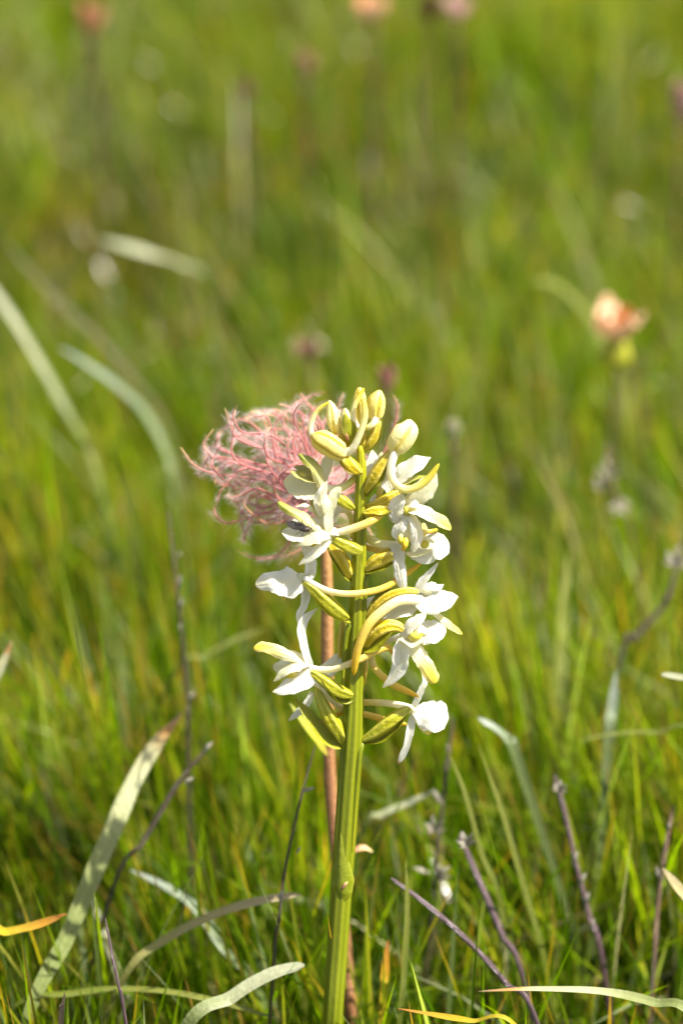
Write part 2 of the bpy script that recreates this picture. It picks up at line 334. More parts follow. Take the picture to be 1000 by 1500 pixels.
def blades(xy, h, wd, lean, az, curl, rnd, rows=6, droop=None, roll=None):
    n = len(xy); t = np.linspace(0, 1, rows)[None]
    hx, hy = np.cos(az)[:, None], np.sin(az)[:, None]
    ang = lean[:, None] + curl[:, None] * t                      # angle from upright grows along the blade
    ds = h[:, None] / (rows - 1)
    hz = np.cumsum(np.cos(ang) * ds, 1) - np.cos(ang[:, :1]) * ds
    hr = np.cumsum(np.sin(ang) * ds, 1) - np.sin(ang[:, :1]) * ds
    C = np.stack([xy[:, :1] + hx * hr, xy[:, 1:] + hy * hr, hz - 0.004], -1)
    ro = az + math.pi / 2 + (roll if roll is not None else rs.normal(0, 0.7, n))
    tw = ro[:, None] + rs.normal(0, 0.8, n)[:, None] * t
    S = np.stack([np.cos(tw), np.sin(tw), np.zeros_like(tw)], -1)
    prof = np.minimum(1.0, 0.65 + 1.2 * t) * np.sqrt(np.clip(1 - t ** 3.5, 0.0004, 1))
    W = wd[:, None] * prof / 2
    V = np.stack([C - S * W[..., None], C + S * W[..., None]], 2)          # n, rows, 2, 3
    base = (np.arange(n) * rows * 2)[:, None] + np.arange(rows - 1)[None] * 2
    F = np.stack([base, base + 1, base + 3, base + 2], -1).reshape(-1, 4)
    uv = np.stack([np.repeat(np.repeat(t[..., None], n, 0), 2, 2), np.broadcast_to(rnd[:, None, None], (n, rows, 2))], -1)
    return V.reshape(-1, 3), F, uv.reshape(-1, 2)

def patch_noise(xy, s, ph):
    x, y = xy[:, 0] * s, xy[:, 1] * s
    return (np.sin(x + 1.7 * np.sin(0.7 * y + ph)) * np.cos(1.1 * y + ph + 1.3 * np.sin(0.8 * x)) + np.sin(0.43 * x - 0.9 * y + 2 * ph)) * 0.5

BASE = None   # set below: where the orchid stands
OB = O(486, 1500, 0)
ORCHID_BASE = np.array([OB[0] - 0.004, OB[1] - 0.012, 0.0])

def meadow():
    out = []
    def zone(n, x0, x1, y0, y1, hm, wm):
        xy = np.stack([rs.uniform(x0, x1, n), rs.uniform(y0, y1, n)], 1)
        # gather blades into tufts
        tuft = np.stack([rs.uniform(x0, x1, n // 48 + 1), rs.uniform(y0, y1, n // 48 + 1)], 1)
        ti = rs.randint(0, len(tuft), n); pick = tuft[ti]
        g = rs.rand(n) < 0.80
        xy[g] = pick[g] + rs.normal(0, 0.0042, (g.sum(), 2))
        pn = patch_noise(xy, 38, 1.0); pn2 = patch_noise(xy, 90, 3.0)
        pn3 = patch_noise(xy, 230, 7.0)
        h = hm * (1 + 0.22 * pn + 0.17 * pn2 + 0.24 * pn3) * rs.uniform(0.62, 1.2, n)
        # the turf in front of the orchid and close round it is short
        h = h * np.where(g, rs.uniform(0.72, 1.22, len(tuft))[ti], 0.8)
        front = (xy[:, 1] < ORCHID_BASE[1] + 0.02)
        h = np.where(front, h * np.clip(0.84 - (ORCHID_BASE[1] - xy[:, 1]) * 2.0, 0.36, 1) * np.where(np.abs(xy[:, 0] - ORCHID_BASE[0] - 0.002) < 0.016, 0.5, 1), h)
        near = np.hypot(xy[:, 0] - ORCHID_BASE[0], xy[:, 1] - ORCHID_BASE[1]) < 0.012
        back = np.clip((xy[:, 1] - ORCHID_BASE[1] - 0.02) / 0.13, 0, 1)
        far = np.clip((xy[:, 1] - ORCHID_BASE[1] - 0.10) / 0.14, 0, 1)
        h = np.where(front, h, h * (0.84 + 0.22 * back ** 0.7) * (1 - 0.36 * far))
        keep = ~near
        lean = np.abs(rs.normal(0, 0.18 + 0.16 * np.clip((xy[:, 1] - 0.05) / 0.15, 0, 1), n)); lean = np.where(rs.rand(n) < 0.14, lean + rs.uniform(0.2, 0.8, n), lean); az = rs.uniform(0, 6.283, n); az = np.where(rs.rand(n) < 0.45, rs.normal(2.7, 0.7, n), az)
        curl = np.abs(rs.normal(0, 0.28, n)); curl = np.where(rs.rand(n) < 0.12, curl + 0.9, curl)
        wd = wm * rs.uniform(0.55, 1.5, n); wd = np.where(rs.rand(n) < 0.05, wd * 1.7, wd)
        tv = rs.normal(0, 0.3, len(tuft))[ti] * g
        rnd = np.clip(0.42 + tv + 0.26 * pn + 0.30 * patch_noise(xy, 19, 5.0) + 0.18 * patch_noise(xy, 150, 9.0) + rs.normal(0, 0.2, n), 0, 0.93); rnd = np.where(rs.rand(n) < 0.05 + 0.5 * (g & (rs.rand(len(tuft))[ti] < 0.14)), rs.uniform(0.94, 1, n), rnd)
        k = keep
        return blades(xy[k], h[k], wd[k], lean[k], az[k], curl[k], rnd[k])
    out.append(zone(135000, -0.23, 0.23, -0.06, 0.60, 0.060, 0.00076))
    out.append(zone(34000, -0.40, 0.40, 0.56, 1.35, 0.065, 0.0012))
    out.append(zone(12000, -1.3, 1.3, 1.3, 3.6, 0.08, 0.0028))
    out.append(zone(5000, -0.5, 0.5, -0.55, -0.05, 0.06, 0.0013))
    out.append(zone(5000, -0.8, -0.28, -0.3, 0.7, 0.066, 0.0016)); out.append(zone(5000, 0.28, 0.8, -0.3, 0.7, 0.066, 0.0016))
    V, F, uv = join(out)
    o = link('meadow_grass', mesh_np('meadow_grass', V, F, uv, M['grass'])); o['kind'] = 'stuff'
    tag(o, 'dense fine yellow-green grass covering the meadow all round the orchid', 'grass')
    # dead leaves and stalks caught in the turf
    def scraps(n, y0, y1, h0, h1, lm, lsd, w0, w1, lift, r0, r1, xr=0.32):
        xy = np.stack([rs.uniform(-xr, xr, n), rs.uniform(y0, y1, n)], 1)
        g = rs.rand(n) < 0.6; tc = np.stack([rs.uniform(-xr, xr, 160), rs.uniform(y0, y1, 160)], 1); xy[g] = tc[rs.randint(0, 160, g.sum())] + rs.normal(0, 0.016, (g.sum(), 2))
        h = rs.uniform(h0, h1, n); lean = np.abs(rs.normal(lm, lsd, n)); az = rs.uniform(0, 6.283, n)
        front = xy[:, 1] < ORCHID_BASE[1] + 0.03
        h = np.where(front, h * 0.5, h)
        d = blades(xy, h, rs.uniform(w0, w1, n), lean, az, rs.normal(0.3, 0.5, n), rs.uniform(r0, r1, n), rows=5)
        d[0][:, 2] = np.maximum(d[0][:, 2], -0.004) + np.repeat(rs.uniform(0, lift, n) * (~front), 10)
        return d
    d = join([scraps(6000, -0.04, 1.2, 0.012, 0.045, 0.6, 0.5, 0.0005, 0.0016, 0.018, 0, 0.9),
              scraps(2000, -0.03, 1.0, 0.045, 0.080, 0.12, 0.12, 0.0005, 0.0010, 0.0, 0.15, 0.7),       # standing straws
              scraps(1300, -0.03, 1.0, 0.045, 0.085, 0.12, 0.14, 0.0007, 0.0014, 0.0, 0.0, 0.06),     # standing dark stalks
              scraps(3000, 0.00, 1.2, 0.004, 0.010, 0.9, 0.5, 0.0006, 0.0015, 0.040, 0.3, 0.9)])       # pale chaff caught high in the blades
    o = link('dry_litter', mesh_np('dry_litter', *d, M['dry'])); o['kind'] = 'stuff'
    tag(o, 'pale and brown dead grass scraps caught among the green blades', 'dead grass')
meadow()

# ------------------------------------------------------------------ the orchid
orchid = thing('orchid', 'white and yellow-green flowering orchid with spurred blossoms on a ribbed green stem', 'orchid', ORCHID_BASE)

stem_pts = [ORCHID_BASE, ORCHID_BASE * 0.45 + OB * 0.55 + np.array([0.0004, 0, 0]), OB] + [O(x, y) for x, y in
            ((493, 1400), (499, 1310), (505, 1230), (510.5, 1150), (515, 1085), (518.5, 1000), (522, 920), (525, 840), (527, 760), (529, 690), (527, 652))]
wid = [40, 35, 31, 31.5, 32, 32.5, 33, 32.5, 28, 25.5, 22, 19, 15.5, 10]
part('stem', sweep(stem_pts, wid, kind='ovary', lobes=9, depth=0.03, twist=0.35, tip=0.02, n=160, k=72, seed=3), M['stem'], orchid)
# stem ribs that run down from the bases of the flowers
def rib(pts, w, mat='stem'):
    part('stem_rib', sweep([O(*p) for p in pts], w, kind='tube', tip=0.15, base=0.15, n=30, k=10, t=0.7), M[mat], orchid)
rib([(514, 913, -8), (507, 930, -10), (503, 975, -10), (501, 1015, -10)], [7, 8, 6, 3])
rib([(517, 1026, -10), (512, 1050, -14), (508, 1120, -14), (504, 1190, -14)], [6, 8, 7, 3])
rib([(531, 1088, -6), (526, 1110, -12), (521, 1170, -12), (516, 1250, -12)], [8, 8, 7, 3])
rib([(503, 1092, -6), (502, 1115, -9), (497, 1180, -10), (491, 1260, -10)], [8, 8, 7, 3])
rib([(541, 832, 0), (535, 858, -6), (533, 900, -7), (531, 940, -8)], [8, 8, 6, 3])
rib([(533, 752, -4), (531, 775, -8), (530, 812, -9), (529, 850, -9)], [6, 6, 5, 3])
# the scale leaf that clasps the stem
sb = part('scale_leaf', sweep([O(501, 1326, -13), O(502, 1305, -18), O(502, 1285, -18.5), O(500, 1255, -17), O(499, 1221, -16)], [17, 31, 31, 17, 4], cup=-0.42, t=3.5, tip=0.12, base=0.25, n=40, k=28), M['stem_bract'], orchid)
part('tan_fleck', sweep([O(501, 1302, -20.5), O(505, 1297, -21.5), O(509, 1292, -20.5)], [3, 5, 2], cup=-0.1, t=2, n=12, k=10), M['style_tan'], sb)  # small tan fleck laid on the middle of the scale leaf

class Fl:
    """one blossom or bud: the column (or the closed bud) is its mesh, everything else hangs under it"""
    def __init__(s, name, data, mat, d=0): s.d = d; s.o = part(name, data, mat, orchid)
def pp(pts, d): return [O(p[0], p[1], (p[2] if len(p) > 2 else 0) + d) for p in pts]
def flower(col_pts, col_w, d=0, mat='column', name='flower', **kw):
    k = dict(kind='bud', lobes=2, depth=0.15, lump=0.04, tip=0.35, base=0.35, n=20, k=20, t=0.8); k.update(kw)
    return Fl(name, sweep(pp(col_pts, d), col_w, **k), M[mat], d)
def pet(f, name, pts, w, mat='sepal', nrm=(0.1, 0.25, 1), **kw):
    k = dict(t=1.5, cup=0.16, tip=0.3, base=0.0, n=32, k=24, rip=0.032); k.update(kw)
    return part(name, sweep(pp(pts, f.d), w, nrm=nrm, **k), M[mat], f.o)
def spur(f, pts, w, mat='spur', **kw):
    k = dict(kind='tube', tip=0.06, n=44, k=18, t=0.85, lump=0.02); k.update(kw)
    return part('spur', sweep(pp(pts, f.d), [x * 0.82 for x in w], **k), M[mat], f.o)
def ovary(f, pts, w, mat='ovary', **kw):
    k = dict(kind='ovary', lobes=5, depth=0.085, twist=0.5, lump=0.045, tip=0.12, base=0.06, n=40, k=48, t=0.95); k.update(kw)
    return part('ovary', sweep(pp(pts, f.d), [x * 0.93 for x in w], **k), M[mat], f.o)
def bract(f, pts, w, mat='bract', nrm=(-0.2, 0.7, 0.6), **kw):
    k = dict(t=2.2, cup=0.45, tip=0.2, base=0.12, n=36, k=28); k.update(kw)
    return part('bract', sweep(pp(pts, f.d), w, nrm=nrm, **k), M[mat], f.o)

# 1: lowest blossom on the right, seen from behind, one round white sepal
f = flower([(596, 1040), (606, 1041), (616, 1043)], [8, 12, 9], 0, 'cream')
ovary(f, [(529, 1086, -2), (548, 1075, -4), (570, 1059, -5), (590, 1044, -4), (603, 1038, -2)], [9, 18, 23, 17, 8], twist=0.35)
bract(f, [(529, 1090, -1), (553, 1087, -2), (575, 1074, -4), (592, 1054, -6), (600, 1036, -7)], [10, 18, 20, 12, 3], nrm=(-0.5, 0.7, 0.45))
pet(f, 'sepal', [(604, 1043, -3), (616, 1045, -4), (634, 1049, -5), (650, 1050, -3), (657, 1052, 0)], [8, 34, 49, 42, 30], cup=-0.12, tip=0.35, rip=0.03, nrm=(0.15, 0.35, 1))
pet(f, 'sepal', [(604, 1040), (611, 1024, -2), (617, 1010, -3), (622, 998, -2), (617, 981, 2)], [7, 10, 9, 8, 5], cup=0.3, rip=0.04)
pet(f, 'sepal', [(605, 1046), (601, 1066, -3), (596, 1090, -4), (589, 1108, -2), (582, 1120, 1)], [9, 12, 10, 10, 5], mat='sepal_brown', cup=0.3)
pet(f, 'lip', [(607, 1048, 8), (618, 1062, 14), (630, 1076, 18)], [10, 14, 11], mat='lip')
pet(f, 'petal', [(608, 1046, 6), (625, 1040, 16), (640, 1036, 22)], [8, 16, 10], mat='cream')
spur(f, [(604, 1037, 0), (585, 1033, 6), (560, 1030, 14), (530, 1030, 24), (505, 1040, 30), (486, 1054, 32)], [10, 12, 12, 12, 12, 8])

# 2: lowest blossom on the left, mostly behind its neighbour
f = flower([(458, 1002), (450, 994), (442, 988)], [9, 13, 9], 10, 'cream')
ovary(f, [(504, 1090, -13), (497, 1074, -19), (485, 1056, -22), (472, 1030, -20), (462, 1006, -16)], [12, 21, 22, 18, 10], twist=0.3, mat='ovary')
bract(f, [(504, 1094, -13), (488, 1088, -16), (468, 1072, -18), (449, 1047, -18), (430, 1020, -14)], [12, 26, 30, 22, 4], nrm=(0.45, 0.55, 0.6), cup=0.3)
pet(f, 'sepal', [(457, 1014, 0), (450, 1030, -2), (438, 1043, -2), (423, 1056, 0)], [8, 11, 11, 7], cup=0.25)
pet(f, 'sepal', [(448, 990, 8), (425, 983, 10), (400, 975, 12)], [10, 30, 18], nrm=(-0.2, 0.3, 1))
pet(f, 'petal', [(450, 988, 6), (432, 1000, 8), (410, 1006, 10)], [8, 14, 8], mat='cream')
pet(f, 'lip', [(452, 985, 8), (440, 965, 14), (425, 960, 18)], [8, 12, 10], mat='lip')
spur(f, [(459, 1000, -4), (474, 1014, 4), (495, 1034, 16), (515, 1044, 24), (540, 1048, 20), (567, 1056, 14), (596, 1061, 12)], [9, 10, 12, 13, 12, 12, 7])

# 3: blossom on the left with a long yellow-tipped lip
f = flower([(436, 986), (428, 991), (416, 998)], [9, 12, 7], -14, 'column')
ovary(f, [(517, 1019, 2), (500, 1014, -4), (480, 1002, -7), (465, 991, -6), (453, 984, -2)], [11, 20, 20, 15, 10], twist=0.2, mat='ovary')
bract(f, [(518, 1026, 2), (503, 1030, -2), (487, 1022, -5), (473, 1004, -9), (467, 988, -12)], [6, 16, 20, 16, 3], nrm=(0.5, 0.75, 0.3), cup=0.5)
pet(f, 'sepal', [(453, 976, 0), (448, 958, -3), (443, 938, -4), (441, 920, -3), (447, 906, -1), (466, 890, 3)], [12, 12, 13, 14, 13, 5], cup=0.22, rip=0.02, nrm=(0.4, 0.1, 1))
pet(f, 'sepal', [(457, 979, -3), (446, 993, -9), (428, 1003, -12), (412, 1010, -13), (399, 1014, -12)], [10, 33, 30, 19, 7], cup=-0.15, nrm=(0.1, 0.55, 0.8), rip=0.02)
pet(f, 'sepal', [(458, 986, 14), (476, 984, 22), (490, 972, 26), (501, 955, 28)], [8, 22, 22, 12], nrm=(0.2, 0.5, 0.8))
pet(f, 'petal', [(452, 972, -2), (434, 973, -8), (416, 983, -10), (400, 999, -8)], [10, 24, 20, 6], mat='cream', nrm=(-0.35, 0.6, 0.7), cup=-0.2)
pet(f, 'petal', [(448, 975, 6), (430, 985, 8), (413, 994, 8)], [8, 16, 8], mat='cream')
pet(f, 'lip', [(452, 971, 0), (430, 961, -4), (408, 953, -6), (388, 948, -6), (371, 950, -4)], [10, 19, 20, 17, 15], mat='lip', nrm=(0.1, 0.5, 0.9), cup=-0.22, tip=0.18, t=4)
spur(f, [(452, 977, 1), (468, 981, -3), (490, 980, -9), (515, 971, -14), (540, 960, -10), (560, 950, 0), (572, 951, 8), (577, 962, 14)], [11, 12, 11, 12, 12, 13, 11, 7])

# 4: blossom on the left with one large white sepal seen from behind
f = flower([(448, 848), (440, 846), (433, 843)], [10, 14, 9], -8, 'cream')
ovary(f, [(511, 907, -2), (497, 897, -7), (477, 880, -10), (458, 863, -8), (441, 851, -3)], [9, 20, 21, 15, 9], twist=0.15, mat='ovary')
bract(f, [(514, 913, -4), (499, 908, -9), (482, 900, -12), (465, 884, -13), (449, 861, -12)], [7, 13, 16, 14, 4], nrm=(0.55, 0.75, 0.3), cup=0.5)
pet(f, 'sepal', [(446, 850, -3), (432, 853, -8), (415, 853, -11), (393, 852, -9), (374, 857, -4)], [14, 42, 43, 29, 22], nrm=(-0.15, 0.2, 1), cup=-0.14, tip=0.22)
pet(f, 'sepal', [(448, 850, 2), (455, 834, 0), (452, 815, -1), (447, 795, 2), (446, 780, 4)], [14, 18, 16, 15, 10], cup=0.2, nrm=(0.3, 0.1, 1))
pet(f, 'sepal', [(441, 856, 2), (447, 872, 0), (444, 888, -2), (438, 903, -2), (440, 920, 0)], [8, 14, 11, 11, 5], cup=0.25, nrm=(0.35, 0.1, 1), rip=0.03)
pet(f, 'petal', [(447, 848, 0), (455, 842, -4), (462, 843, -4)], [10, 18, 9], nrm=(0.2, 0.6, 0.8))
pet(f, 'lip', [(440, 848, 12), (425, 862, 20), (412, 880, 26)], [8, 10, 8], mat='lip')
spur(f, [(445, 846, -4), (460, 856, -10), (482, 866, -14), (510, 870, -16), (545, 866, -10), (570, 857, -2), (592, 843, 8), (618, 824, 18)], [10, 11, 11, 11, 11.5, 11, 10, 7])

# 5: blossom on the left carrying the fly
f = flower([(474, 785), (462, 793), (450, 798)], [12, 16, 9], -22, 'column')
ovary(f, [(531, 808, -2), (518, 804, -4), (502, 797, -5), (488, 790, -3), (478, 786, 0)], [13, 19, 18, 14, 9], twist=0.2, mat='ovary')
pet(f, 'petal', [(485, 782, -4), (466, 780, -10), (449, 789, -12), (436, 800, -11)], [18, 32, 26, 8], mat='cream', nrm=(-0.3, 0.65, 0.7), cup=-0.2)
pet(f, 'lip', [(470, 776, -4), (452, 763, -8), (435, 752, -9), (419, 743, -8), (406, 735, -6)], [12, 18, 16, 14, 11], mat='lip_olive', nrm=(0.1, 0.6, 0.8), cup=-0.25, tip=0.2, t=4)
pet(f, 'sepal', [(470, 782, 2), (450, 783, -2), (430, 783, -2), (412, 779, 0)], [12, 24, 30, 20], nrm=(-0.1, 0.7, 0.75), cup=0.15)
pet(f, 'sepal', [(484, 784, -8), (475, 797, -13), (458, 813, -14), (437, 828, -11)], [9, 14, 15, 5], cup=0.2, nrm=(0.35, 0.4, 0.9))
pet(f, 'sepal', [(484, 785, -2), (480, 762, -2), (484, 740, -2), (490, 724, -2), (499, 714, 0)], [10, 15, 16, 16, 13], cup=0.2, mat='cream', nrm=(0.3, 0.1, 1))
pet(f, 'petal', [(474, 755, 4), (466, 738, 0), (472, 722, -5), (479, 704, -6)], [10, 16, 17, 5], nrm=(0.5, 0.2, 0.8), cup=-0.15)
pet(f, 'petal', [(474, 725, -8), (477, 740, -12), (474, 752, -14)], [12, 16, 5], mat='cream', nrm=(0.2, 0.4, 1), cup=-0.25)
pet(f, 'petal', [(466, 770, -2), (450, 762, 4), (428, 763, 8)], [10, 18, 14], nrm=(-0.2, 0.6, 0.7))
pet(f, 'petal', [(460, 752, 4), (447, 741, 6), (433, 742, 8)], [6, 9, 5], mat='cream', nrm=(0, 0.8, 0.5), cup=0.3)
pet(f, 'petal', [(480, 781, -5), (490, 778, -8), (500, 781, -6)], [12, 15, 10], nrm=(0.1, 0.7, 0.7), cup=-0.2)
spur(f, [(482, 783, -4), (500, 779, -6), (520, 773, -8), (540, 765, -6), (556, 755, 4), (566, 742, 12)], [11, 13, 13.5, 14, 13, 9])
FLY_D = f.d

# 6: blossom behind, its ovary lower down on the left of the stem
f = flower([(478, 792), (474, 782), (470, 772)], [8, 12, 8], 2, 'cream')
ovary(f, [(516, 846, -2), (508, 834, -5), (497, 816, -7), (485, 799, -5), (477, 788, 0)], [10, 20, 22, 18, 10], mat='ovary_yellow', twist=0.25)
bract(f, [(514, 852, -3), (502, 840, -8), (488, 820, -10), (478, 797, -8)], [8, 17, 18, 5], nrm=(0.6, 0.5, 0.55), cup=0.4)
pet(f, 'sepal', [(472, 775, 4), (468, 755, 4), (463, 738, 6)], [8, 14, 9])
pet(f, 'lip', [(466, 760, 4), (459, 738, 2), (455, 716, 4)], [7, 10, 7], mat='lip_olive')
pet(f, 'petal', [(478, 765, 8), (490, 748, 14), (500, 735, 18)], [8, 16, 8])
spur(f, [(482, 758, 12), (497, 748, 16), (510, 750, 18), (516, 768, 20), (516, 790, 22)], [8, 10, 11, 10, 7], mat='spur_pale')

# 7: half-open pale olive blossom at the upper left
f = flower([(452, 695), (443, 694), (434, 691)], [8, 13, 7], -6, 'column')
ovary(f, [(519, 746, 2), (508, 738, -2), (496, 730, -2), (486, 724, 0)], [8, 16, 17, 9], mat='ovary')
pet(f, 'sepal', [(474, 716, -4), (468, 698, -8), (460, 682, -9), (449, 672, -8), (437, 665, -5)], [14, 20, 19, 18, 12], mat='lip_olive', nrm=(0.35, 0.45, 0.8), cup=-0.25, t=4)
pet(f, 'sepal', [(475, 712, 0), (456, 712, 2), (436, 709, 4), (415, 706, 6)], [18, 42, 42, 24], mat='cream', nrm=(-0.3, 0.2, 0.95), cup=0.22)
pet(f, 'sepal', [(470, 712, 6), (474, 694, 8), (480, 676, 8), (484, 662, 8)], [12, 17, 17, 10], mat='cream')
pet(f, 'petal', [(468, 708, -3), (450, 703, -7), (434, 697, -8), (425, 689, -7)], [10, 15, 10, 4], mat='pale_olive', nrm=(-0.1, 0.8, 0.55), cup=0.4)
pet(f, 'petal', [(462, 700, 0), (445, 688, 0), (430, 684, 2)], [8, 14, 8], mat='pale_olive', nrm=(0, 0.7, 0.6))
pet(f, 'lip', [(473, 714, -4), (470, 728, -6), (468, 745, -4)], [14, 14, 7], mat='cream')
spur(f, [(470, 712, 0), (485, 716, -2), (500, 714, -2), (512, 707, 2), (524, 694, 8)], [13, 13, 14, 13, 9], mat='spur_pale')

# 8: fat bud at the upper left with a white spur that rises across the stem tip
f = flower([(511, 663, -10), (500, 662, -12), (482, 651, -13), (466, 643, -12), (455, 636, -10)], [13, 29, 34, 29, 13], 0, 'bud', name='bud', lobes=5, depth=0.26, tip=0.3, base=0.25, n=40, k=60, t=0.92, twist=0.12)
ovary(f, [(530, 694, -11), (518, 686, -13), (506, 674, -12), (498, 664, -8)], [8, 20, 20, 12], mat='ovary_yellow', lobes=5)
bract(f, [(531, 692, -14), (516, 694, -17), (503, 684, -16), (496, 668, -13)], [5, 13, 15, 5], nrm=(0.4, 0.8, 0.3), cup=0.45, mat='bract_yellow')
spur(f, [(504, 664, -14), (516, 657, -19), (526, 638, -21), (534, 612, -20), (533, 592, -17), (530, 583, -14)], [15, 13, 12, 11.5, 10, 6], mat='spur_pale')

# 9: upright pointed bud with the hooked spur
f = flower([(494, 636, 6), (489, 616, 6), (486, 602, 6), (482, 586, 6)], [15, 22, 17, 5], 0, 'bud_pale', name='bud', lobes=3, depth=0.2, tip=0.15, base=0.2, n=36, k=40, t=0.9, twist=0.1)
ovary(f, [(517, 662, 4), (508, 648, 4), (498, 634, 5)], [8, 14, 12], mat='ovary_yellow', lobes=5)
spur(f, [(462, 644, -2), (456, 634, 0), (456, 620, 2), (462, 605, 4), (471, 596, 4), (482, 589, 4)], [9, 9.5, 9, 8.5, 8, 5], mat='spur_pale')
pet(f, 'withered_tip', [(494, 611, 3), (496, 604, 2), (495, 600, 2)], [4, 6, 3], mat='seed_stem' if False else 'sepal_brown')

# 10: small green bud in the middle
f = flower([(517, 650, -2), (512, 628, -4), (508, 612, -4), (505, 598, -3)], [13, 22, 16, 7], 0, 'bud_pale', name='bud', lobes=3, depth=0.2, tip=0.2, base=0.2, n=36, k=40)
bract(f, [(520, 655, -8), (516, 637, -13), (510, 620, -13), (504, 606, -10)], [9, 20, 18, 5], nrm=(0.2, 0.1, 1), cup=-0.35)
bract(f, [(519, 652, -4), (519, 632, -7), (516, 618, -8), (512, 607, -5)], [8, 16, 13, 4], nrm=(0.8, 0.1, 0.7), cup=-0.35)
part('dry_fleck', sweep(pp([(510, 646, -14), (508, 640, -15.5), (506, 634, -15)], 0), [3, 5, 2], n=10, k=10), M['seed_stem'], f.o)

# 11: topmost yellow bud with a rising spur in front
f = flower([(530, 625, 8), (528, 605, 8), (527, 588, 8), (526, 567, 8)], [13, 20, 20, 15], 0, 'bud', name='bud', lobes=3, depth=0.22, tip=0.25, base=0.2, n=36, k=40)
ovary(f, [(530, 660, 4), (531, 640, 6), (530, 622, 8)], [9, 14, 12], mat='ovary_yellow', lobes=5)
spur(f, [(524, 626, -4), (518, 613, -6), (518, 598, -6), (524, 584, -4), (533, 568, 0)], [9, 9, 9, 8.5, 6], mat='spur_pale')

# 12: yellow bud at the top right
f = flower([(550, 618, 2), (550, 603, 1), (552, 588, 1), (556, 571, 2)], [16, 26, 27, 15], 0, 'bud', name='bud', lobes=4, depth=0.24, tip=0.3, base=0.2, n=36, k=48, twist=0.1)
ovary(f, [(533, 660, 2), (543, 650, 1), (551, 635, 1), (554, 614, 2)], [8, 17, 17, 12], mat='ovary_yellow', lobes=5)
bract(f, [(534, 663, -1), (547, 653, -3), (557, 636, -3), (559, 612, 0)], [8, 12, 11, 4], nrm=(-0.5, 0.4, 0.6), cup=0.4)
spur(f, [(551, 612, -5), (546, 621, -8), (538, 626, -8), (531, 621, -5)], [11, 11, 10, 6], mat='spur_pale')

# 13: large cream bud on the right with a long hooked spur
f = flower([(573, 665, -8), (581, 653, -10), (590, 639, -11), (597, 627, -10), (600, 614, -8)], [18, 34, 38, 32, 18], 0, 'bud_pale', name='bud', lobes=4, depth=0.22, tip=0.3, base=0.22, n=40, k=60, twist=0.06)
ovary(f, [(535, 722, -4), (545, 704, -9), (558, 682, -11), (574, 658, -9)], [9, 19, 18, 10], mat='ovary_yellow', lobes=5)
bract(f, [(536, 727, -6), (549, 712, -12), (561, 694, -14), (565, 678, -12)], [8, 14, 14, 4], nrm=(-0.4, 0.5, 0.7), cup=0.3)
spur(f, [(580, 658, -14), (574, 676, -18), (572, 692, -20), (578, 707, -22), (593, 717, -24), (612, 713, -25), (629, 699, -24), (643, 679, -22)], [16, 15, 14, 14, 14, 13.5, 12, 7], mat='spur_pale')

# 14: white blossom behind the big bud
f = flower([(600, 712), (592, 714), (584, 718)], [9, 14, 9], 6, 'column')
ovary(f, [(536, 742, -6), (552, 738, -10), (570, 728, -10), (588, 718, -6)], [8, 13, 13, 9], mat='ovary_yellow', lobes=5)
pet(f, 'sepal', [(574, 708, 2), (590, 694, -2), (610, 680, -4), (631, 670, 0)], [18, 28, 26, 6], nrm=(-0.2, 0.4, 0.9), cup=0.2)
pet(f, 'sepal', [(596, 742, 2), (612, 726, -2), (627, 711, -3), (639, 692, 0)], [16, 31, 29, 10], mat='cream', nrm=(0.25, 0.2, 0.9), cup=-0.15)
pet(f, 'sepal', [(541, 712, 14), (541, 695, 14), (546, 678, 14), (545, 659, 16)], [16, 25, 24, 10], nrm=(0.4, 0.2, 0.9))
pet(f, 'petal', [(572, 720, -2), (566, 703, -4), (573, 688, -4), (576, 680, 0)], [14, 19, 15, 8])
pet(f, 'petal', [(551, 692, 10), (556, 675, 10), (559, 662, 12)], [7, 8, 6], mat='cream')
pet(f, 'lip', [(578, 716, -6), (594, 708, -9), (610, 701, -9), (624, 697, -6)], [8, 12, 12, 7], mat='lip_olive', nrm=(-0.2, 0.8, 0.5), cup=0.3)
spur(f, [(572, 692, -2), (561, 705, 2), (556, 720, 4), (555, 738, 6)], [13, 13, 12, 8], mat='spur_pale')
pet(f, 'petal', [(552, 724, 8), (549, 734, 8), (546, 745, 8)], [8, 16, 8])

# 15: blossom on the right that faces the camera, yellow-green tipped lip to the right
f = flower([(599, 741, -2), (597, 748, -6), (598, 756, -6)], [11, 13, 9], -14, 'column')
ovary(f, [(532, 752, 4), (548, 749, 2), (566, 746, 4), (586, 745, 8)], [8, 18, 18, 12], mat='ovary_yellow', lobes=5)
bract(f, [(531, 751, 0), (545, 753, -5), (560, 754, -6), (575, 748, -4)], [5, 16, 16, 5], mat='bract_yellow', nrm=(0, 0.85, 0.45), cup=0.5)
pet(f, 'sepal', [(586, 763, -2), (580, 750, -6), (583, 737, -7), (591, 724, -4)], [12, 23, 24, 12], nrm=(-0.35, 0.3, 0.9), cup=0.14)
pet(f, 'lip', [(596, 746, -2), (614, 749, -6), (634, 757, -9), (648, 766, -9), (660, 776, -7)], [18, 27, 27, 24, 18], mat='lip', nrm=(0.25, 0.7, 0.65), cup=0.14, tip=0.2, t=4)
pet(f, 'petal', [(594, 742, -2), (604, 738, -8), (614, 742, -8)], [10, 15, 9], nrm=(0.1, 0.6, 0.8))
pet(f, 'petal', [(596, 754, -4), (587, 768, -8), (582, 780, -8), (589, 799, -6)], [12, 19, 20, 8], nrm=(-0.45, 0.3, 0.85), cup=-0.2)
pet(f, 'petal', [(600, 754, -6), (609, 768, -11), (612, 786, -12), (605, 810, -9)], [12, 19, 21, 10], nrm=(0.35, 0.3, 0.85), cup=-0.25)
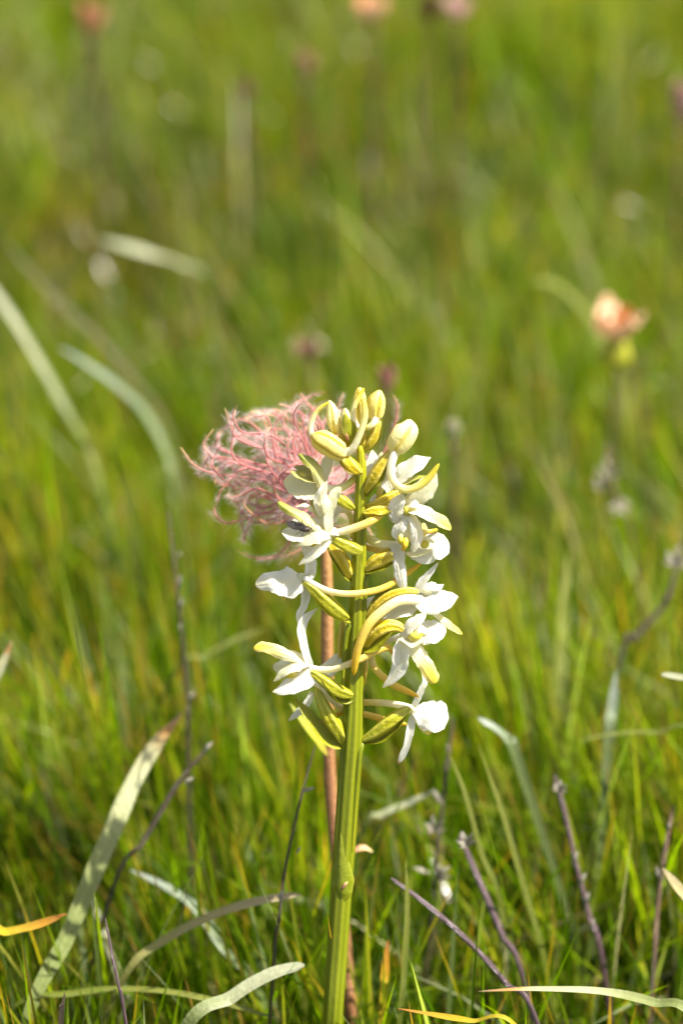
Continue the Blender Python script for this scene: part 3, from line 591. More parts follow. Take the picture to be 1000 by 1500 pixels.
pet(f, 'petal', [(599, 762, -6), (600, 778, -7), (599, 794, -6)], [12, 20, 10], mat='cream', nrm=(0, 0.4, 0.9))
pet(f, 'sepal', [(592, 765, 8), (580, 760, 8), (568, 754, 8)], [10, 16, 6])
part('anther', sweep(pp([(594, 787, -12), (593, 797, -14), (589, 808, -13)], f.d), [7, 10, 5], kind='bud', lobes=2, tip=0.3, base=0.3, n=16, k=16), M['anther'], f.o)
part('anther', sweep(pp([(588, 782, -12), (586, 790, -13), (587, 798, -12)], f.d), [6, 9, 5], kind='bud', lobes=2, tip=0.3, base=0.3, n=16, k=16), M['column'], f.o)
spur(f, [(596, 750, 6), (610, 768, 14), (625, 778, 20), (641, 776, 24)], [9, 9, 8, 6])

# 16: blossom below it with a round white sepal and a hanging white sepal
f = flower([(616, 801, -3), (622, 797, -5), (628, 793, -4)], [10, 14, 9], -2, 'column')
ovary(f, [(534, 836, 0), (550, 824, -3), (568, 815, -4), (586, 810, 0)], [10, 22, 25, 16], mat='ovary_yellow', lobes=6, twist=0.2)
bract(f, [(533, 840, -2), (552, 835, -7), (568, 827, -8), (582, 815, -6)], [8, 18, 18, 5], nrm=(-0.3, 0.7, 0.6), cup=0.4)
pet(f, 'sepal', [(600, 808, 4), (616, 809, 4), (632, 803, 3), (648, 799, 4), (658, 797, 7)], [16, 37, 44, 40, 28], nrm=(0.2, 0.3, 0.9), cup=0.14, tip=0.35)
pet(f, 'sepal', [(582, 798, -6), (584, 818, -10), (586, 838, -11), (589, 855, -10), (591, 869, -8)], [24, 20, 18, 14, 6], nrm=(0.15, 0.25, 1), cup=-0.15)
pet(f, 'petal', [(594, 810, -8), (608, 815, -11), (622, 811, -11), (634, 803, -9)], [8, 13, 12, 4], mat='cream', nrm=(0, 0.85, 0.4), cup=0.3)
pet(f, 'petal', [(616, 785, -6), (626, 790, -9), (636, 795, -9)], [4, 6, 4], mat='cream')
pet(f, 'lip', [(616, 790, 2), (619, 778, 0), (620, 766, 2)], [9, 13, 9], mat='bud_pale')
spur(f, [(592, 796, -2), (575, 798, -2), (555, 796, 4), (536, 788, 12), (515, 786, 20)], [14, 14, 15, 15, 9], mat='spur_pale')
spur(f, [(584, 806, 8), (566, 807, 10), (545, 804, 14), (528, 798, 20)], [9, 10, 11, 8])

# 17: blossom on the right with a great curved spur in front of the stem
f = flower([(618, 866), (626, 866), (636, 862)], [9, 12, 8], -8, 'cream')
ovary(f, [(536, 906, 4), (550, 888, 0), (568, 874, -2), (592, 866, -2), (614, 867, 0)], [10, 13, 14, 13, 10], mat='ovary_yellow', twist=0.2, lobes=5)
bract(f, [(536, 900, 10), (556, 874, 12), (574, 856, 12), (588, 842, 10)], [8, 14, 12, 4], nrm=(-0.4, 0.5, 0.6), cup=0.3)
pet(f, 'sepal', [(610, 876, -2), (624, 881, -6), (640, 881, -8), (656, 877, -6), (671, 874, -3)], [22, 37, 37, 28, 5], nrm=(0.15, 0.4, 0.9), cup=-0.16, rip=0.03, tip=0.12)
pet(f, 'sepal', [(609, 868, 2), (618, 853, 0), (629, 840, -1), (642, 824, 0)], [11, 13, 9, 5], cup=0.3, rip=0.04)
pet(f, 'sepal', [(560, 906, 6), (578, 897, 4), (598, 892, 2), (614, 888, 0)], [14, 27, 28, 14], nrm=(-0.1, 0.5, 0.8))
pet(f, 'petal', [(616, 866, 2), (630, 860, 2), (641, 861, 2), (650, 856, 4)], [10, 15, 13, 4], rip=0.05, nrm=(0, 0.7, 0.7))
pet(f, 'lip', [(622, 884, 2), (638, 898, 0), (656, 912, -2), (668, 922, -2), (677, 929, 0)], [12, 15, 14, 12, 9], mat='lip', nrm=(0.4, 0.6, 0.6), cup=-0.2)
spur(f, [(617, 880, -2), (600, 878, -8), (582, 881, -16), (560, 895, -24), (540, 915, -29), (527, 942, -30), (521, 966, -28), (518, 990, -25)], [18, 18, 17, 17, 17, 15, 14, 8])

# 18: blossom on the right facing the camera, broad yellow-tipped lip hanging down
f = flower([(596, 931, -8), (607, 931, -11), (620, 928, -10)], [12, 16, 8], -18, 'column')
ovary(f, [(534, 948, 8), (543, 932, 2), (560, 920, -2), (578, 917, -2), (594, 924, 0)], [12, 22, 24, 18, 10], mat='ovary_yellow', twist=0.35, lobes=6)
bract(f, [(532, 954, 4), (545, 949, -3), (560, 940, -8), (574, 926, -9)], [10, 22, 20, 4], nrm=(-0.3, 0.6, 0.7), cup=0.35)
pet(f, 'sepal', [(588, 934, -4), (598, 921, -8), (611, 910, -9), (624, 899, -6)], [12, 18, 19, 10], nrm=(-0.3, 0.45, 0.85), cup=0.2)
pet(f, 'sepal', [(604, 932, 2), (620, 928, -1), (636, 925, -2), (653, 921, 2)], [16, 36, 37, 22], nrm=(0.35, 0.35, 0.85), cup=0.1)
pet(f, 'sepal', [(590, 936, -5), (587, 955, -10), (586, 974, -11), (577, 991, -9), (560, 1008, -5)], [14, 25, 24, 18, 7], nrm=(-0.15, 0.15, 1), cup=0.16)
pet(f, 'petal', [(588, 934, -6), (601, 941, -12), (614, 940, -14), (627, 934, -12)], [14, 20, 18, 4], mat='cream', nrm=(0, 0.75, 0.6), cup=0.3)
pet(f, 'petal', [(594, 926, -6), (606, 921, -8), (616, 922, -8), (628, 926, -6)], [8, 16, 14, 6], mat='cream', nrm=(0.1, 0.4, 0.9))
pet(f, 'lip', [(604, 942, -8), (613, 958, -11), (622, 972, -13), (631, 986, -14), (638, 1001, -12)], [20, 24, 24, 23, 19], mat='lip', nrm=(0.25, 0.2, 0.95), cup=-0.18, tip=0.14, t=4)
spur(f, [(590, 930, 8), (566, 940, 22), (546, 952, 26), (544, 966, 24), (552, 983, 18), (574, 1002, 12), (594, 1012, 9), (613, 1021, 8)], [10, 11, 11, 12, 12.5, 13, 12, 6])

# 19: blossom on the far side of the stem
f = flower([(545, 880, 30), (548, 886, 32), (552, 890, 34)], [9, 12, 8], 0, 'cream')
ovary(f, [(503, 968, 14), (500, 955, 16), (500, 935, 18), (502, 908, 20)], [9, 14, 14, 9], mat='ovary_yellow', depth=0.05)
pet(f, 'sepal', [(534, 896, 22), (544, 885, 20), (554, 873, 20)], [12, 20, 9])
pet(f, 'petal', [(548, 890, 22), (556, 880, 20), (562, 874, 20)], [8, 11, 6], mat='cream')
pet(f, 'sepal', [(552, 894, 24), (566, 902, 26), (576, 908, 28)], [9, 16, 9])
spur(f, [(540, 945, 22), (537, 965, 20), (535, 985, 18), (533, 1004, 18)], [8, 8, 8, 5])

# ------------------------------------------------------------------ the fly on blossom 5
FD = FLY_D - 33
def FO(x, y, d=0): return O(x, y, FD + d)
fly = thing('fly', 'tiny dark long-winged fly sitting on a cream petal of the orchid', 'fly', FO(440, 775, 4))
part('body', sweep([FO(430, 772), FO(438, 773.5, -1), (FO(444, 775, -1.5)), FO(449, 776, -1.5), FO(451.5, 776.3, -1.2)], [3, 6, 8, 8, 4], kind='ovary', lobes=1, depth=0.02, tip=0.2, base=0.2, n=30, k=20), M['fly_dark'], fly)
part('head', sweep([FO(450.5, 776, -1), FO(452.5, 776.4, -1), FO(454.5, 776.2, -1)], [5.5, 6.5, 5], kind='tube', tip=0.45, base=0.45, n=16, k=16), M['fly_dark'], fly)
for q, (dy, dd) in enumerate(((0, -4.6), (-2.2, -2.5))):
    part('wing', sweep([FO(447, 773.5 + dy * 0.3, dd), FO(437, 772 + dy, dd), FO(427, 769.5 + dy, dd + 1), FO(419.5, 767 + dy, dd + 2)], [4, 9, 9.5, 5], nrm=(0, 0.3, 1), t=0.5, tip=0.3, n=24, k=14), M['fly_wing'], fly)
for a, b, c in (((441, 771), (437, 763), (431, 757.5)), ((445, 771.5), (442.5, 765), (441.5, 759)), ((448, 773), (453, 769), (457, 764)),
                ((441, 777), (437, 781), (432, 783)), ((445, 778), (443, 783), (440, 787)), ((449, 778), (453, 782), (456, 785))):
    part('leg', sweep([FO(*a, -1), FO(*b, -5), FO(*c, 2)], [1.3, 1.1, 0.8], kind='tube', tip=0.05, n=12, k=6), M['fly_dark'], fly)
for c in ((458.5, 772), (459, 776)):
    part('antenna', sweep([FO(454, 775.5, -1), FO(456.5, (c[1] + 775) / 2 - 0.6, -2), FO(*c, -2)], [0.9, 0.8, 0.6], kind='tube', tip=0.05, n=8, k=6), M['fly_dark'], fly)

# ------------------------------------------------------------------ the pink feathery seed head behind it
def SD(x, y, d=0): return P(x, y, 200 + d + (y - 800) * 0.17)
sb0 = SD(514, 1500); SBASE = np.array([sb0[0] + 0.002, sb0[1] - 0.006, 0])
seed = thing('feathery_seed_head', 'pink feathery seed head of tangled curling styles on a russet stem behind the orchid', 'seed head', SBASE)
part('stem', sweep([SBASE, sb0] + [SD(x, y) for x, y in ((508, 1420), (496, 1290), (486, 1180), (481, 1090), (479, 960), (478, 850), (474, 770))], [22, 21, 20, 20, 19, 18, 19, 18, 15], kind='ovary', lobes=5, depth=0.03, tip=0.02, n=90, k=24), M['seed_stem'], seed)
part('receptacle', sweep([SD(474, 778), SD(470, 762), SD(464, 745), SD(458, 732)], [14, 30, 34, 16], kind='bud', lobes=6, depth=0.1, tip=0.3, base=0.15, n=24, k=30), M['style'], seed)
M['seed_leaf'] = plant_mat('seed_stem_leaf', [(0, (0.3, 0.25, 0.03, 1)), (0.5, (0.36, 0.36, 0.02, 1)), (1, (0.28, 0.3, 0.03, 1))], transl=0.35, veins=30)
part('leaf', sweep([SD(480, 1106, -8), SD(468, 1088, -12), (SD(450, 1066, -14)), SD(424, 1030, -10)], [9, 18, 17, 4], nrm=(0.5, 0.5, 0.7), cup=0.25, tip=0.15), M['seed_leaf'], seed)
part('leaf', sweep([SD(482, 1108, 6), SD(478, 1085, 12), SD(462, 1060, 16)], [8, 12, 4], nrm=(0.2, 0.5, 0.7), cup=0.25), M['seed_leaf'], seed)
part('leaf', sweep([SD(500, 1268, -4), SD(516, 1250, -8), SD(532, 1243, -8), SD(546, 1249, -4)], [8, 13, 12, 4], nrm=(0, 0.8, 0.5), cup=0.3), M['style_tan'], seed)

explicit = [
    [(430, 712, -20), (375, 702, -30), (345, 698, -30), (310, 693, -30), (283, 680, -28), (264, 655, -26)],
    [(420, 680, 0), (380, 655, -10), (355, 642, -14), (340, 628, -14), (329, 597, -10)],
    [(430, 705, -8), (385, 690, -20), (345, 678, -26), (322, 672, -26), (305, 663, -24), (298, 650, -22), (313, 628, -20)],
    [(440, 720, 6), (400, 700, 10), (350, 690, 14), (312, 668, 14), (300, 655, 10)],
    [(440, 735, -14), (400, 748, -24), (365, 758, -30), (330, 766, -30), (314, 750, -26), (318, 735, -20), (323, 725, -16)],
    [(450, 745, -10), (390, 725, -24), (350, 735, -30), (336, 728, -32), (332, 724, -30)],
    [(455, 750, -8), (430, 785, -14), (408, 812, -16), (378, 818, -16), (346, 807, -14)],
    [(470, 770, -4), (440, 805, -8), (405, 817, -10), (372, 822, -12)],
    [(440, 740, 0), (400, 760, -10), (370, 765, -14), (352, 750, -16), (358, 790, -16), (355, 792, -14)],
    [(380, 742, -20), (365, 765, -26), (360, 780, -26), (353, 794, -24)],
    [(470, 700, 10), (478, 650, 16), (462, 605, 14), (447, 588, 10), (440, 574, 8)],
    [(470, 710, 10), (492, 650, 20), (488, 615, 20), (497, 590, 16), (503, 574, 14)],
    [(460, 690, 0), (440, 640, 0), (400, 628, -4), (380, 640, -6), (374, 655, -6)],
    [(470, 690, 4), (460, 625, 10), (430, 600, 10), (408, 592, 8)],
    [(470, 690, 14), (450, 630, 18), (410, 612, 20), (365, 602, 20)],
    [(480, 740, 10), (540, 700, 30), (572, 640, 40), (582, 600, 40), (576, 578, 36)],
    [(480, 745, 10), (505, 735, 8), (520, 750, 6), (516, 790, 4), (525, 805, 4)],
    [(475, 740, 0), (500, 710, 0), (508, 690, 2), (500, 668, 6)],
    [(475, 745, 6), (505, 745, 10), (530, 760, 14), (545, 788, 14), (536, 800, 12)],
    [(440, 730, -20), (400, 712, -40), (385, 702, -44), (370, 706, -44), (352, 716, -40)],
    [(430, 740, -26), (388, 720, -44), (372, 716, -46), (345, 728, -46), (335, 726, -44)],
]
styles = []
rr = np.random.RandomState(4)
for e in explicit: styles.append(([SD(*p) for p in e], rr.rand() < 0.25))
for i in range(86):
    a = rr.uniform(0, 2 * math.pi); q = rr.rand() ** 0.5
    ex, ey = 408 + 98 * q * math.cos(a), 690 - 88 * q * math.sin(a); ed = rr.uniform(-85, 95)
    sx, sy, sd_ = 464 + rr.normal(0, 9), 742 + rr.normal(0, 9), rr.normal(0, 10)
    mx, my = (sx + ex) / 2 + rr.normal(0, 22), (sy + ey) / 2 + rr.normal(0, 22); md = (sd_ + ed) / 2 + rr.normal(0, 25)
    # curl at the end
    dx, dy = ex - mx, ey - my; L = math.hypot(dx, dy) + 1e-6; cs = rr.choice([-1, 1]) * rr.uniform(0.5, 1.5)
    c = L * 0 + rr.uniform(16, 36)
    p4 = (ex + c * (dx / L * 0.6 - cs * dy / L * 0.8), ey + c * (dy / L * 0.6 + cs * dx / L * 0.8), ed + rr.normal(0, 14))
    p5 = (p4[0] + c * 0.7 * (-cs * dy / L), p4[1] + c * 0.7 * (cs * dx / L), p4[2] + rr.normal(0, 10))
    styles.append(([SD(sx, sy, sd_), SD(mx, my, md), SD(ex, ey, ed), SD(*p4), SD(*p5)], rr.rand() < 0.15))
fz = []
for pts, tan in styles:
    ww = rr.uniform(0.8, 1.2)
    part('style', sweep(pts, [3.3 * ww, 3.2 * ww, 2.9 * ww, 2.4 * ww, 1.5], kind='tube', tip=0.04, n=34, k=8) if len(pts) == 5 else sweep(pts, list(np.linspace(3.8 * ww, 2.2, len(pts))), kind='tube', tip=0.04, n=44, k=8), M['style_tan' if tan else 'style'], seed)
    C = spline(pts, 60); T = nrmz(np.gradient(C, axis=0))
    m = 240
    ii = (rr.rand(m) * 54).astype(int); c0 = C[ii]; rd = nrmz(np.cross(T[ii], rr.normal(size=(m, 3)))); d2 = nrmz(rd + T[ii] * 0.5)
    L = rr.uniform(0.0006, 0.0026, m)[:, None] * (1.1 - ii[:, None] / 60 * 0.7); sw = nrmz(np.cross(d2, rr.normal(size=(m, 3)))) * 0.000018
    e1 = c0 + d2 * L * 0.55; e2 = c0 + d2 * L + T[ii] * L * 0.35
    V = np.stack([c0 - sw, c0 + sw, e1 - sw * 0.8, e1 + sw * 0.8, e2 - sw * 0.3, e2 + sw * 0.3], 1).reshape(-1, 3)
    b = (np.arange(m) * 6)[:, None]
    F = np.vstack([b + np.array([[0, 1, 3, 2]]), b + np.array([[2, 3, 5, 4]])])
    uv = np.tile(np.array([[0, .2], [0, .8], [.5, .2], [.5, .8], [1, .2], [1, .8]]), (m, 1))
    fz.append((V, F, uv))
o = part('style_hair', join(fz), M['fuzz'], seed); o['kind'] = 'stuff'

# ------------------------------------------------------------------ single blades, stalks and withered heads one can tell apart
def simple(name, stops, **kw):
    k = dict(transl=0.25, rough=0.4, veins=70, bump=0.6, nscale=260, noise=0.1, across_amt=0.22,
             across=[(x, tuple(c * f for c in stops[len(stops) // 2][1][:3]) + (1,)) for x, f in ((0, 0.9), (0.12, 1.15), (0.2, 0.55), (0.3, 1.1), (0.40, 0.6), (0.5, 1.5), (0.60, 0.6), (0.7, 1.1), (0.8, 0.55), (0.88, 1.15), (1, 0.9))]); k.update(kw)
    M[name] = plant_mat(name, stops, **k)
simple('blade_pale_orange', [(0, (0.09, 0.13, 0.010, 1)), (0.45, (0.12, 0.16, 0.015, 1)), (0.6, (0.24, 0.27, 0.08, 1)), (0.7, (0.46, 0.47, 0.26, 1)), (0.85, (0.5, 0.47, 0.24, 1)), (0.915, (0.55, 0.25, 0.04, 1)), (1, (0.36, 0.22, 0.14, 1))])
simple('blade_pale', [(0, (0.09, 0.13, 0.01, 1)), (0.42, (0.12, 0.16, 0.02, 1)), (0.66, (0.32, 0.335, 0.19, 1)), (1, (0.36, 0.37, 0.24, 1))], rough=0.32)
simple('blade_straw', [(0, (0.10, 0.13, 0.01, 1)), (0.3, (0.15, 0.17, 0.02, 1)), (0.6, (0.40, 0.36, 0.14, 1)), (1, (0.48, 0.38, 0.22, 1))])
simple('blade_olive', [(0, (0.10, 0.13, 0.01, 1)), (0.4, (0.12, 0.15, 0.012, 1)), (1, (0.24, 0.25, 0.05, 1))])
simple('blade_yellow_orange', [(0, (0.20, 0.22, 0.01, 1)), (0.6, (0.40, 0.34, 0.01, 1)), (0.85, (0.52, 0.26, 0.02, 1)), (1, (0.36, 0.13, 0.03, 1))])
simple('blade_blue', [(0, (0.09, 0.13, 0.01, 1)), (0.42, (0.11, 0.15, 0.025, 1)), (0.72, (0.20, 0.245, 0.15, 1)), (1, (0.34, 0.37, 0.33, 1))], rough=0.28, spec=0.7)
simple('blade_dark_olive', [(0, (0.09, 0.11, 0.01, 1)), (0.6, (0.10, 0.095, 0.03, 1)), (1, (0.14, 0.13, 0.05, 1))])
simple('stalk_purple', [(0, (0.09, 0.05, 0.05, 1)), (0.5, (0.10, 0.06, 0.065, 1)), (1, (0.13, 0.085, 0.09, 1))], transl=0.03, rough=0.3, spec=0.7)
simple('stalk_dark', [(0, (0.05, 0.05, 0.018, 1)), (0.6, (0.055, 0.04, 0.025, 1)), (1, (0.08, 0.05, 0.03, 1))], transl=0.03, rough=0.4)
simple('stalk_brown', [(0, (0.10, 0.07, 0.03, 1)), (1, (0.17, 0.10, 0.07, 1))], transl=0.03)
simple('chaff', [(0, (0.34, 0.30, 0.21, 1)), (1, (0.46, 0.42, 0.33, 1))], transl=0.3)

def drop(pt, dx=0.0, dy=0.0): return np.array([pt[0] + dx, pt[1] + dy, -0.003])

def blade(label, pts, w, mat, nrm=(0.1, 0.5, 0.8), cat='grass blade', name='grass_blade', t=1.8, cup=0.34, tip=0.2, lean=None, root=None, dy=-0.004, hh=None, **kw):
    """pts run from the root end to the tip as (x, y, d); the root goes on down into the turf"""
    wp = [P(*p) for p in pts] if hh is None else [G(p[0], p[1], hh[0] + (hh[1] - hh[0]) * i / (len(pts) - 1)) for i, p in enumerate(pts)]
    v = wp[0] - wp[1]
    dz = wp[0][2] + 0.003
    if root is not None: g = np.array([root[0], root[1], -0.003])
    else:
        k = dz * 0.35
        hv = np.array([v[0], v[1], 0]); n = np.linalg.norm(hv); hv = hv / n if n > 1e-6 else hv
        g = drop(wp[0], hv[0] * k, hv[1] * k + dy)
    mid = wp[0] * 0.5 + g * 0.5 + np.array([(wp[0] - g)[0] * -0.12, (wp[0] - g)[1] * -0.12, 0.0])
    o = link(name, mesh_np(name, *sweep([g, mid] + wp, [w[0] * 0.35, w[0] * 0.6] + list(w), nrm=nrm, t=t, cup=cup, tip=tip, n=54, k=24, rip=0.025, **kw), M[mat]))
    return tag(o, label, cat)

def stalk(label, pts, w, mat, flecks=(), name='dry_stalk', cat='stalk', knots=(), **kw):
    """a round stalk as a thing with its chaff scales as parts"""
    wp = [P(*p) for p in pts]; dz = wp[0][2] + 0.003; v = wp[0] - wp[1]; hv = np.array([v[0], v[1], 0]); n = np.linalg.norm(hv); hv = hv / max(n, 1e-6)
    g = drop(wp[0], hv[0] * dz * 0.4, hv[1] * dz * 0.4)
    t = thing(name, label, cat, g)
    part('stalk', sweep([g] + wp, [w[0] * 0.66] + [x * 0.66 for x in w], kind='ovary', lump=0.1, lobes=4, depth=0.12, tip=0.04, n=60, k=16, twist=1.5, nrm=(0, 0.3, 1)), M[mat], t)
    for q, fl in enumerate(flecks):
        x, y, d, L, a = fl[:5]; fw = (fl[5] if len(fl) > 5 else L * 0.6) * 0.62
        for v in ((0, 1.0),) if fw < 11 else ((0, 0.8), (38, 0.65), (-42, 0.7), (75, 0.5), (-80, 0.55)):
          ca, sa = math.cos(R(a + v[0])), math.sin(R(a + v[0])); fw_, L_ = fw * 0.8 * v[1], L * v[1]
          part('scale', sweep([P(x, y, d - 3), P(x + ca * L_ * 0.5, y - sa * L_ * 0.5, d - 9), P(x + ca * L_, y - sa * L_, d - 8 + v[0] * 0.2)], [fw_ * 0.5, fw_, fw_ * 0.4], nrm=(-sa * 0.4, 0.5, 0.8), cup=0.3, t=2, tip=0.4, base=0.3, n=14, k=12), M['chaff'], t)
    return t

blade('broad pale green grass blade with an orange tip, leaning beside the orchid', [(40, 1492, 215), (98, 1370, 260), (152, 1240, 305), (190, 1152, 335), (226, 1094, 360), (268, 1042, 385)], [20, 27, 30, 28, 23, 5], 'blade_pale_orange', nrm=(0.6, 0.5, 0.6), tip=0.1)
blade('wide whitish blunt-ended grass blade lying over the turf left of the orchid stem', [(270, 1512, 90), (340, 1462, 110), (395, 1430, 120), (446, 1414, 125)], [24, 26, 27, 22], 'blade_pale', nrm=(-0.2, 0.75, 0.6), tip=0.12, cup=0.2)
blade('straw-coloured grass blade arching low towards a thin dark stalk', [(178, 1440, 235), (238, 1380, 235), (315, 1341, 225), (380, 1321, 210), (440, 1311, 195)], [10, 14, 15, 15, 12], 'blade_straw', tip=0.1)
blade('olive grass blade bent flat in a low arch above the turf', [(15, 1482, 230), (110, 1457, 225), (210, 1452, 215), (310, 1467, 200), (420, 1497, 190)], [10, 13, 13, 12, 8], 'blade_olive', nrm=(0, 0.8, 0.5))
blade('yellow grass blade with a reddish orange tip', [(-40, 1374, 160), (10, 1366, 165), (55, 1356, 165), (98, 1339, 160)], [15, 14, 13, 5], 'blade_yellow_orange', tip=0.1)
blade('bluish pale grass blade slanting down through the turf', [(380, 1458, 330), (330, 1395, 350), (285, 1330, 370), (240, 1298, 380), (190, 1275, 390)], [12, 18, 20, 17, 8], 'blade_blue', nrm=(0.3, 0.6, 0.6))
stalk('sharp thin purple stalk rising from the turf in front of the broad blade', [(186, 1510, 10), (176, 1455, 5), (166, 1410, 0), (154, 1345, -2)], [8, 7, 6, 3], 'stalk_purple')
blade('short dark pointed grass tip in sharp focus', [(89, 1505, -15), (91, 1480, -17), (95, 1454, -18)], [8, 7, 2], 'stalk_dark', tip=0.1)
stalk('tall dark stalk with pale scales standing behind the broad blade', [(276, 1110, 500), (275, 1030, 505), (268, 950, 510), (259, 860, 515), (246, 745, 520)], [11, 9, 9, 8, 5], 'stalk_dark',
      [(262, 868, 500, 26, 85, 13), (263, 900, 500, 26, 80, 13), (274, 1030, 490, 20, 60, 15), (258, 820, 505, 14, 60, 10), (266, 930, 500, 18, 100, 9)])
stalk('dark stalk leaning right with a pale scale at its upper end', [(160, 1320, 330), (210, 1232, 340), (258, 1152, 345), (308, 1090, 345)], [10, 11, 10, 7], 'stalk_dark', [(296, 1105, 330, 24, 50, 16), (268, 1148, 330, 18, 30, 13)])
stalk('thin dark stalk with whitish joints just left of the orchid stem', [(400, 1420, 175), (408, 1350, 180), (418, 1270, 185), (438, 1180, 188), (462, 1090, 190)], [7, 7, 6.5, 6, 4], 'stalk_dark', [(440, 1160, 176, 22, 15, 12), (434, 1252, 172, 12, 60, 10), (410, 1322, 170, 18, 80, 16)])
stalk('stout violet stalk leaning left behind the orchid', [(770, 1450, 250), (735, 1370, 262), (702, 1292, 270), (673, 1222, 275)], [13, 15, 14, 10], 'stalk_purple', [(684, 1240, 262, 30, 110, 24)])
stalk('long dark violet stalk lying slantwise beneath the orchid', [(790, 1512, 130), (740, 1440, 150), (682, 1376, 165), (625, 1326, 172), (572, 1286, 175)], [12, 13, 12, 11, 7], 'stalk_purple')
blade('cream grass blade curving flat with an orange tip', [(1020, 1502, 20), (955, 1470, 35), (880, 1454, 48), (790, 1450, 55), (700, 1453, 58)], [18, 17, 14, 11, 3], 'blade_pale_orange', nrm=(0, 0.8, 0.55), tip=0.08)
blade('narrow yellow grass blade pointing left near the orchid root', [(760, 1512, 10), (690, 1497, 20), (635, 1488, 25), (582, 1478, 28)], [11, 11, 10, 4], 'blade_yellow_orange', nrm=(0, 0.8, 0.55), tip=0.1)
blade('straw blade with orange end crossing a dark stalk', [(1040, 1372, 190), (1015, 1330, 195), (992, 1300, 200), (970, 1272, 202)], [13, 14, 14, 8], 'blade_straw')
stalk('dark stalk with cream tufts standing right of the orchid stem', [(636, 1290, 430), (645, 1200, 440), (655, 1120, 445), (664, 1050, 450)], [11, 10, 9, 7], 'stalk_dark', [(636, 1220, 420, 32, 95, 18), (640, 1285, 420, 30, 40, 22), (648, 1180, 425, 28, 120, 15), (630, 1280, 420, 26, 160, 16), (656, 1110, 432, 20, 90, 12)])
stalk('brown-violet stalk flecked with white scales in the turf', [(884, 1420, 330), (862, 1340, 340), (842, 1260, 348), (826, 1190, 352), (812, 1135, 355)], [13, 13, 12, 11, 7], 'stalk_purple', [(838, 1270, 330, 24, 70, 16), (846, 1300, 328, 24, 60, 16), (856, 1330, 328, 24, 75, 16), (862, 1365, 322, 20, 65, 14), (818, 1160, 342, 22, 80, 20)])
stalk('dark upright stalk with two pale scales beside the straw blade', [(956, 1440, 320), (962, 1340, 335), (972, 1260, 340), (986, 1180, 345)], [11, 11, 10, 6], 'stalk_brown', [(968, 1290, 322, 22, 110, 15), (978, 1220, 330, 16, 80, 10)])
stalk('dark bowed stalk among tall grass with a pale head', [(905, 985, 660), (928, 935, 690), (975, 880, 710), (1000, 790, 720)], [14, 14, 13, 8], 'stalk_dark', [(988, 830, 700, 40, 80, 26)])
blade('broad grey-green upright grass blade', [(816, 1072, 560), (819, 1000, 580), (825, 910, 600), (832, 812, 610)], [20, 20, 18, 12], 'blade_olive', nrm=(0.1, 0.2, 0.95), hh=(46, 68))
blade('short blue-green upright grass blade', [(890, 1090, 520), (895, 1040, 530), (903, 980, 535)], [16, 17, 10], 'blade_blue', nrm=(0.3, 0.3, 0.9))
blade('short cream straw jutting sideways above the grass', [(1040, 1002, 240), (1010, 996, 245), (968, 989, 250)], [13, 14, 13], 'blade_pale', nrm=(0, 0.8, 0.5), tip=0.06)
blade('bent blade tip shining whitish over yellow-green blades', [(760, 1120, 400), (742, 1086, 395), (722, 1068, 390), (700, 1052, 385)], [16, 22, 24, 16], 'blade_blue', nrm=(-0.2, 0.8, 0.5))
blade('thin grey-green grass blade bent level across the turf', [(1030, 1085, 460), (960, 1074, 470), (900, 1076, 475), (850, 1085, 480)], [8, 9, 9, 6], 'blade_olive', nrm=(0, 0.8, 0.5))
blade('silvery grass blade arching steeply at the meadow edge', [(140, 690, 1260), (96, 600, 1290), (56, 530, 1310), (18, 468, 1320), (-30, 395, 1320)], [15, 18, 20, 22, 17], 'blade_pale', nrm=(0.55, 0.5, 0.6), tip=0.15, hh=(55, 86))
blade('broad silvery blue grass blade arching left behind the pink seed head', [(256, 715, 1080), (238, 650, 1120), (208, 600, 1150), (170, 565, 1165), (125, 535, 1170), (86, 508, 1170)], [16, 20, 24, 24, 20, 10], 'blade_blue', nrm=(0.5, 0.6, 0.5), hh=(55, 86))
blade('olive-brown grass blade sloping down behind the silvery blade', [(250, 640, 1300), (200, 560, 1340), (140, 492, 1370), (70, 425, 1390), (0, 345, 1400)], [12, 14, 15, 14, 9], 'blade_dark_olive', nrm=(0.3, 0.2, 0.9), hh=(52, 78))
blade('pale grass blade bent nearly level far behind', [(310, 420, 1680), (265, 390, 1700), (215, 372, 1710), (145, 350, 1715)], [20, 28, 27, 14], 'blade_pale', nrm=(0, 0.85, 0.4), hh=(62, 76))
blade('tan-tipped grass blade leaning right in the green turf', [(-25, 1040, 330), (-8, 1000, 335), (5, 970, 338), (18, 938, 338)], [14, 14, 13, 5], 'blade_pale_orange', tip=0.15)
blade('whitish scrap of bent blade beside cream-tufted stalk', [(530, 1220, 470), (560, 1195, 470), (595, 1180, 470), (635, 1160, 470)], [10, 16, 17, 10], 'blade_pale', nrm=(-0.1, 0.8, 0.5))
blade('pale olive grass blade arched beside the withered orange flower', [(905, 560, 1330), (880, 495, 1360), (850, 450, 1380), (815, 418, 1390), (780, 412, 1390)], [20, 24, 24, 22, 12], 'blade_olive', nrm=(0.3, 0.6, 0.6), hh=(52, 76))
blade('soft green grass blade bent level below the white blossom', [(255, 990, 690), (300, 962, 695), (345, 938, 698), (385, 922, 700)], [10, 12, 12, 7], 'blade_olive', nrm=(0, 0.8, 0.5))
blade('grass blade ending in a small orange wedge', [(560, 1470, 240), (563, 1430, 243), (568, 1378, 245)], [10, 13, 8], 'blade_yellow_orange', tip=0.2)
blade('long green blade leaning left among right-hand stalks', [(735, 1330, 300), (705, 1250, 300), (680, 1160, 300), (655, 1100, 300)], [8, 8, 7, 3], 'blade_olive')
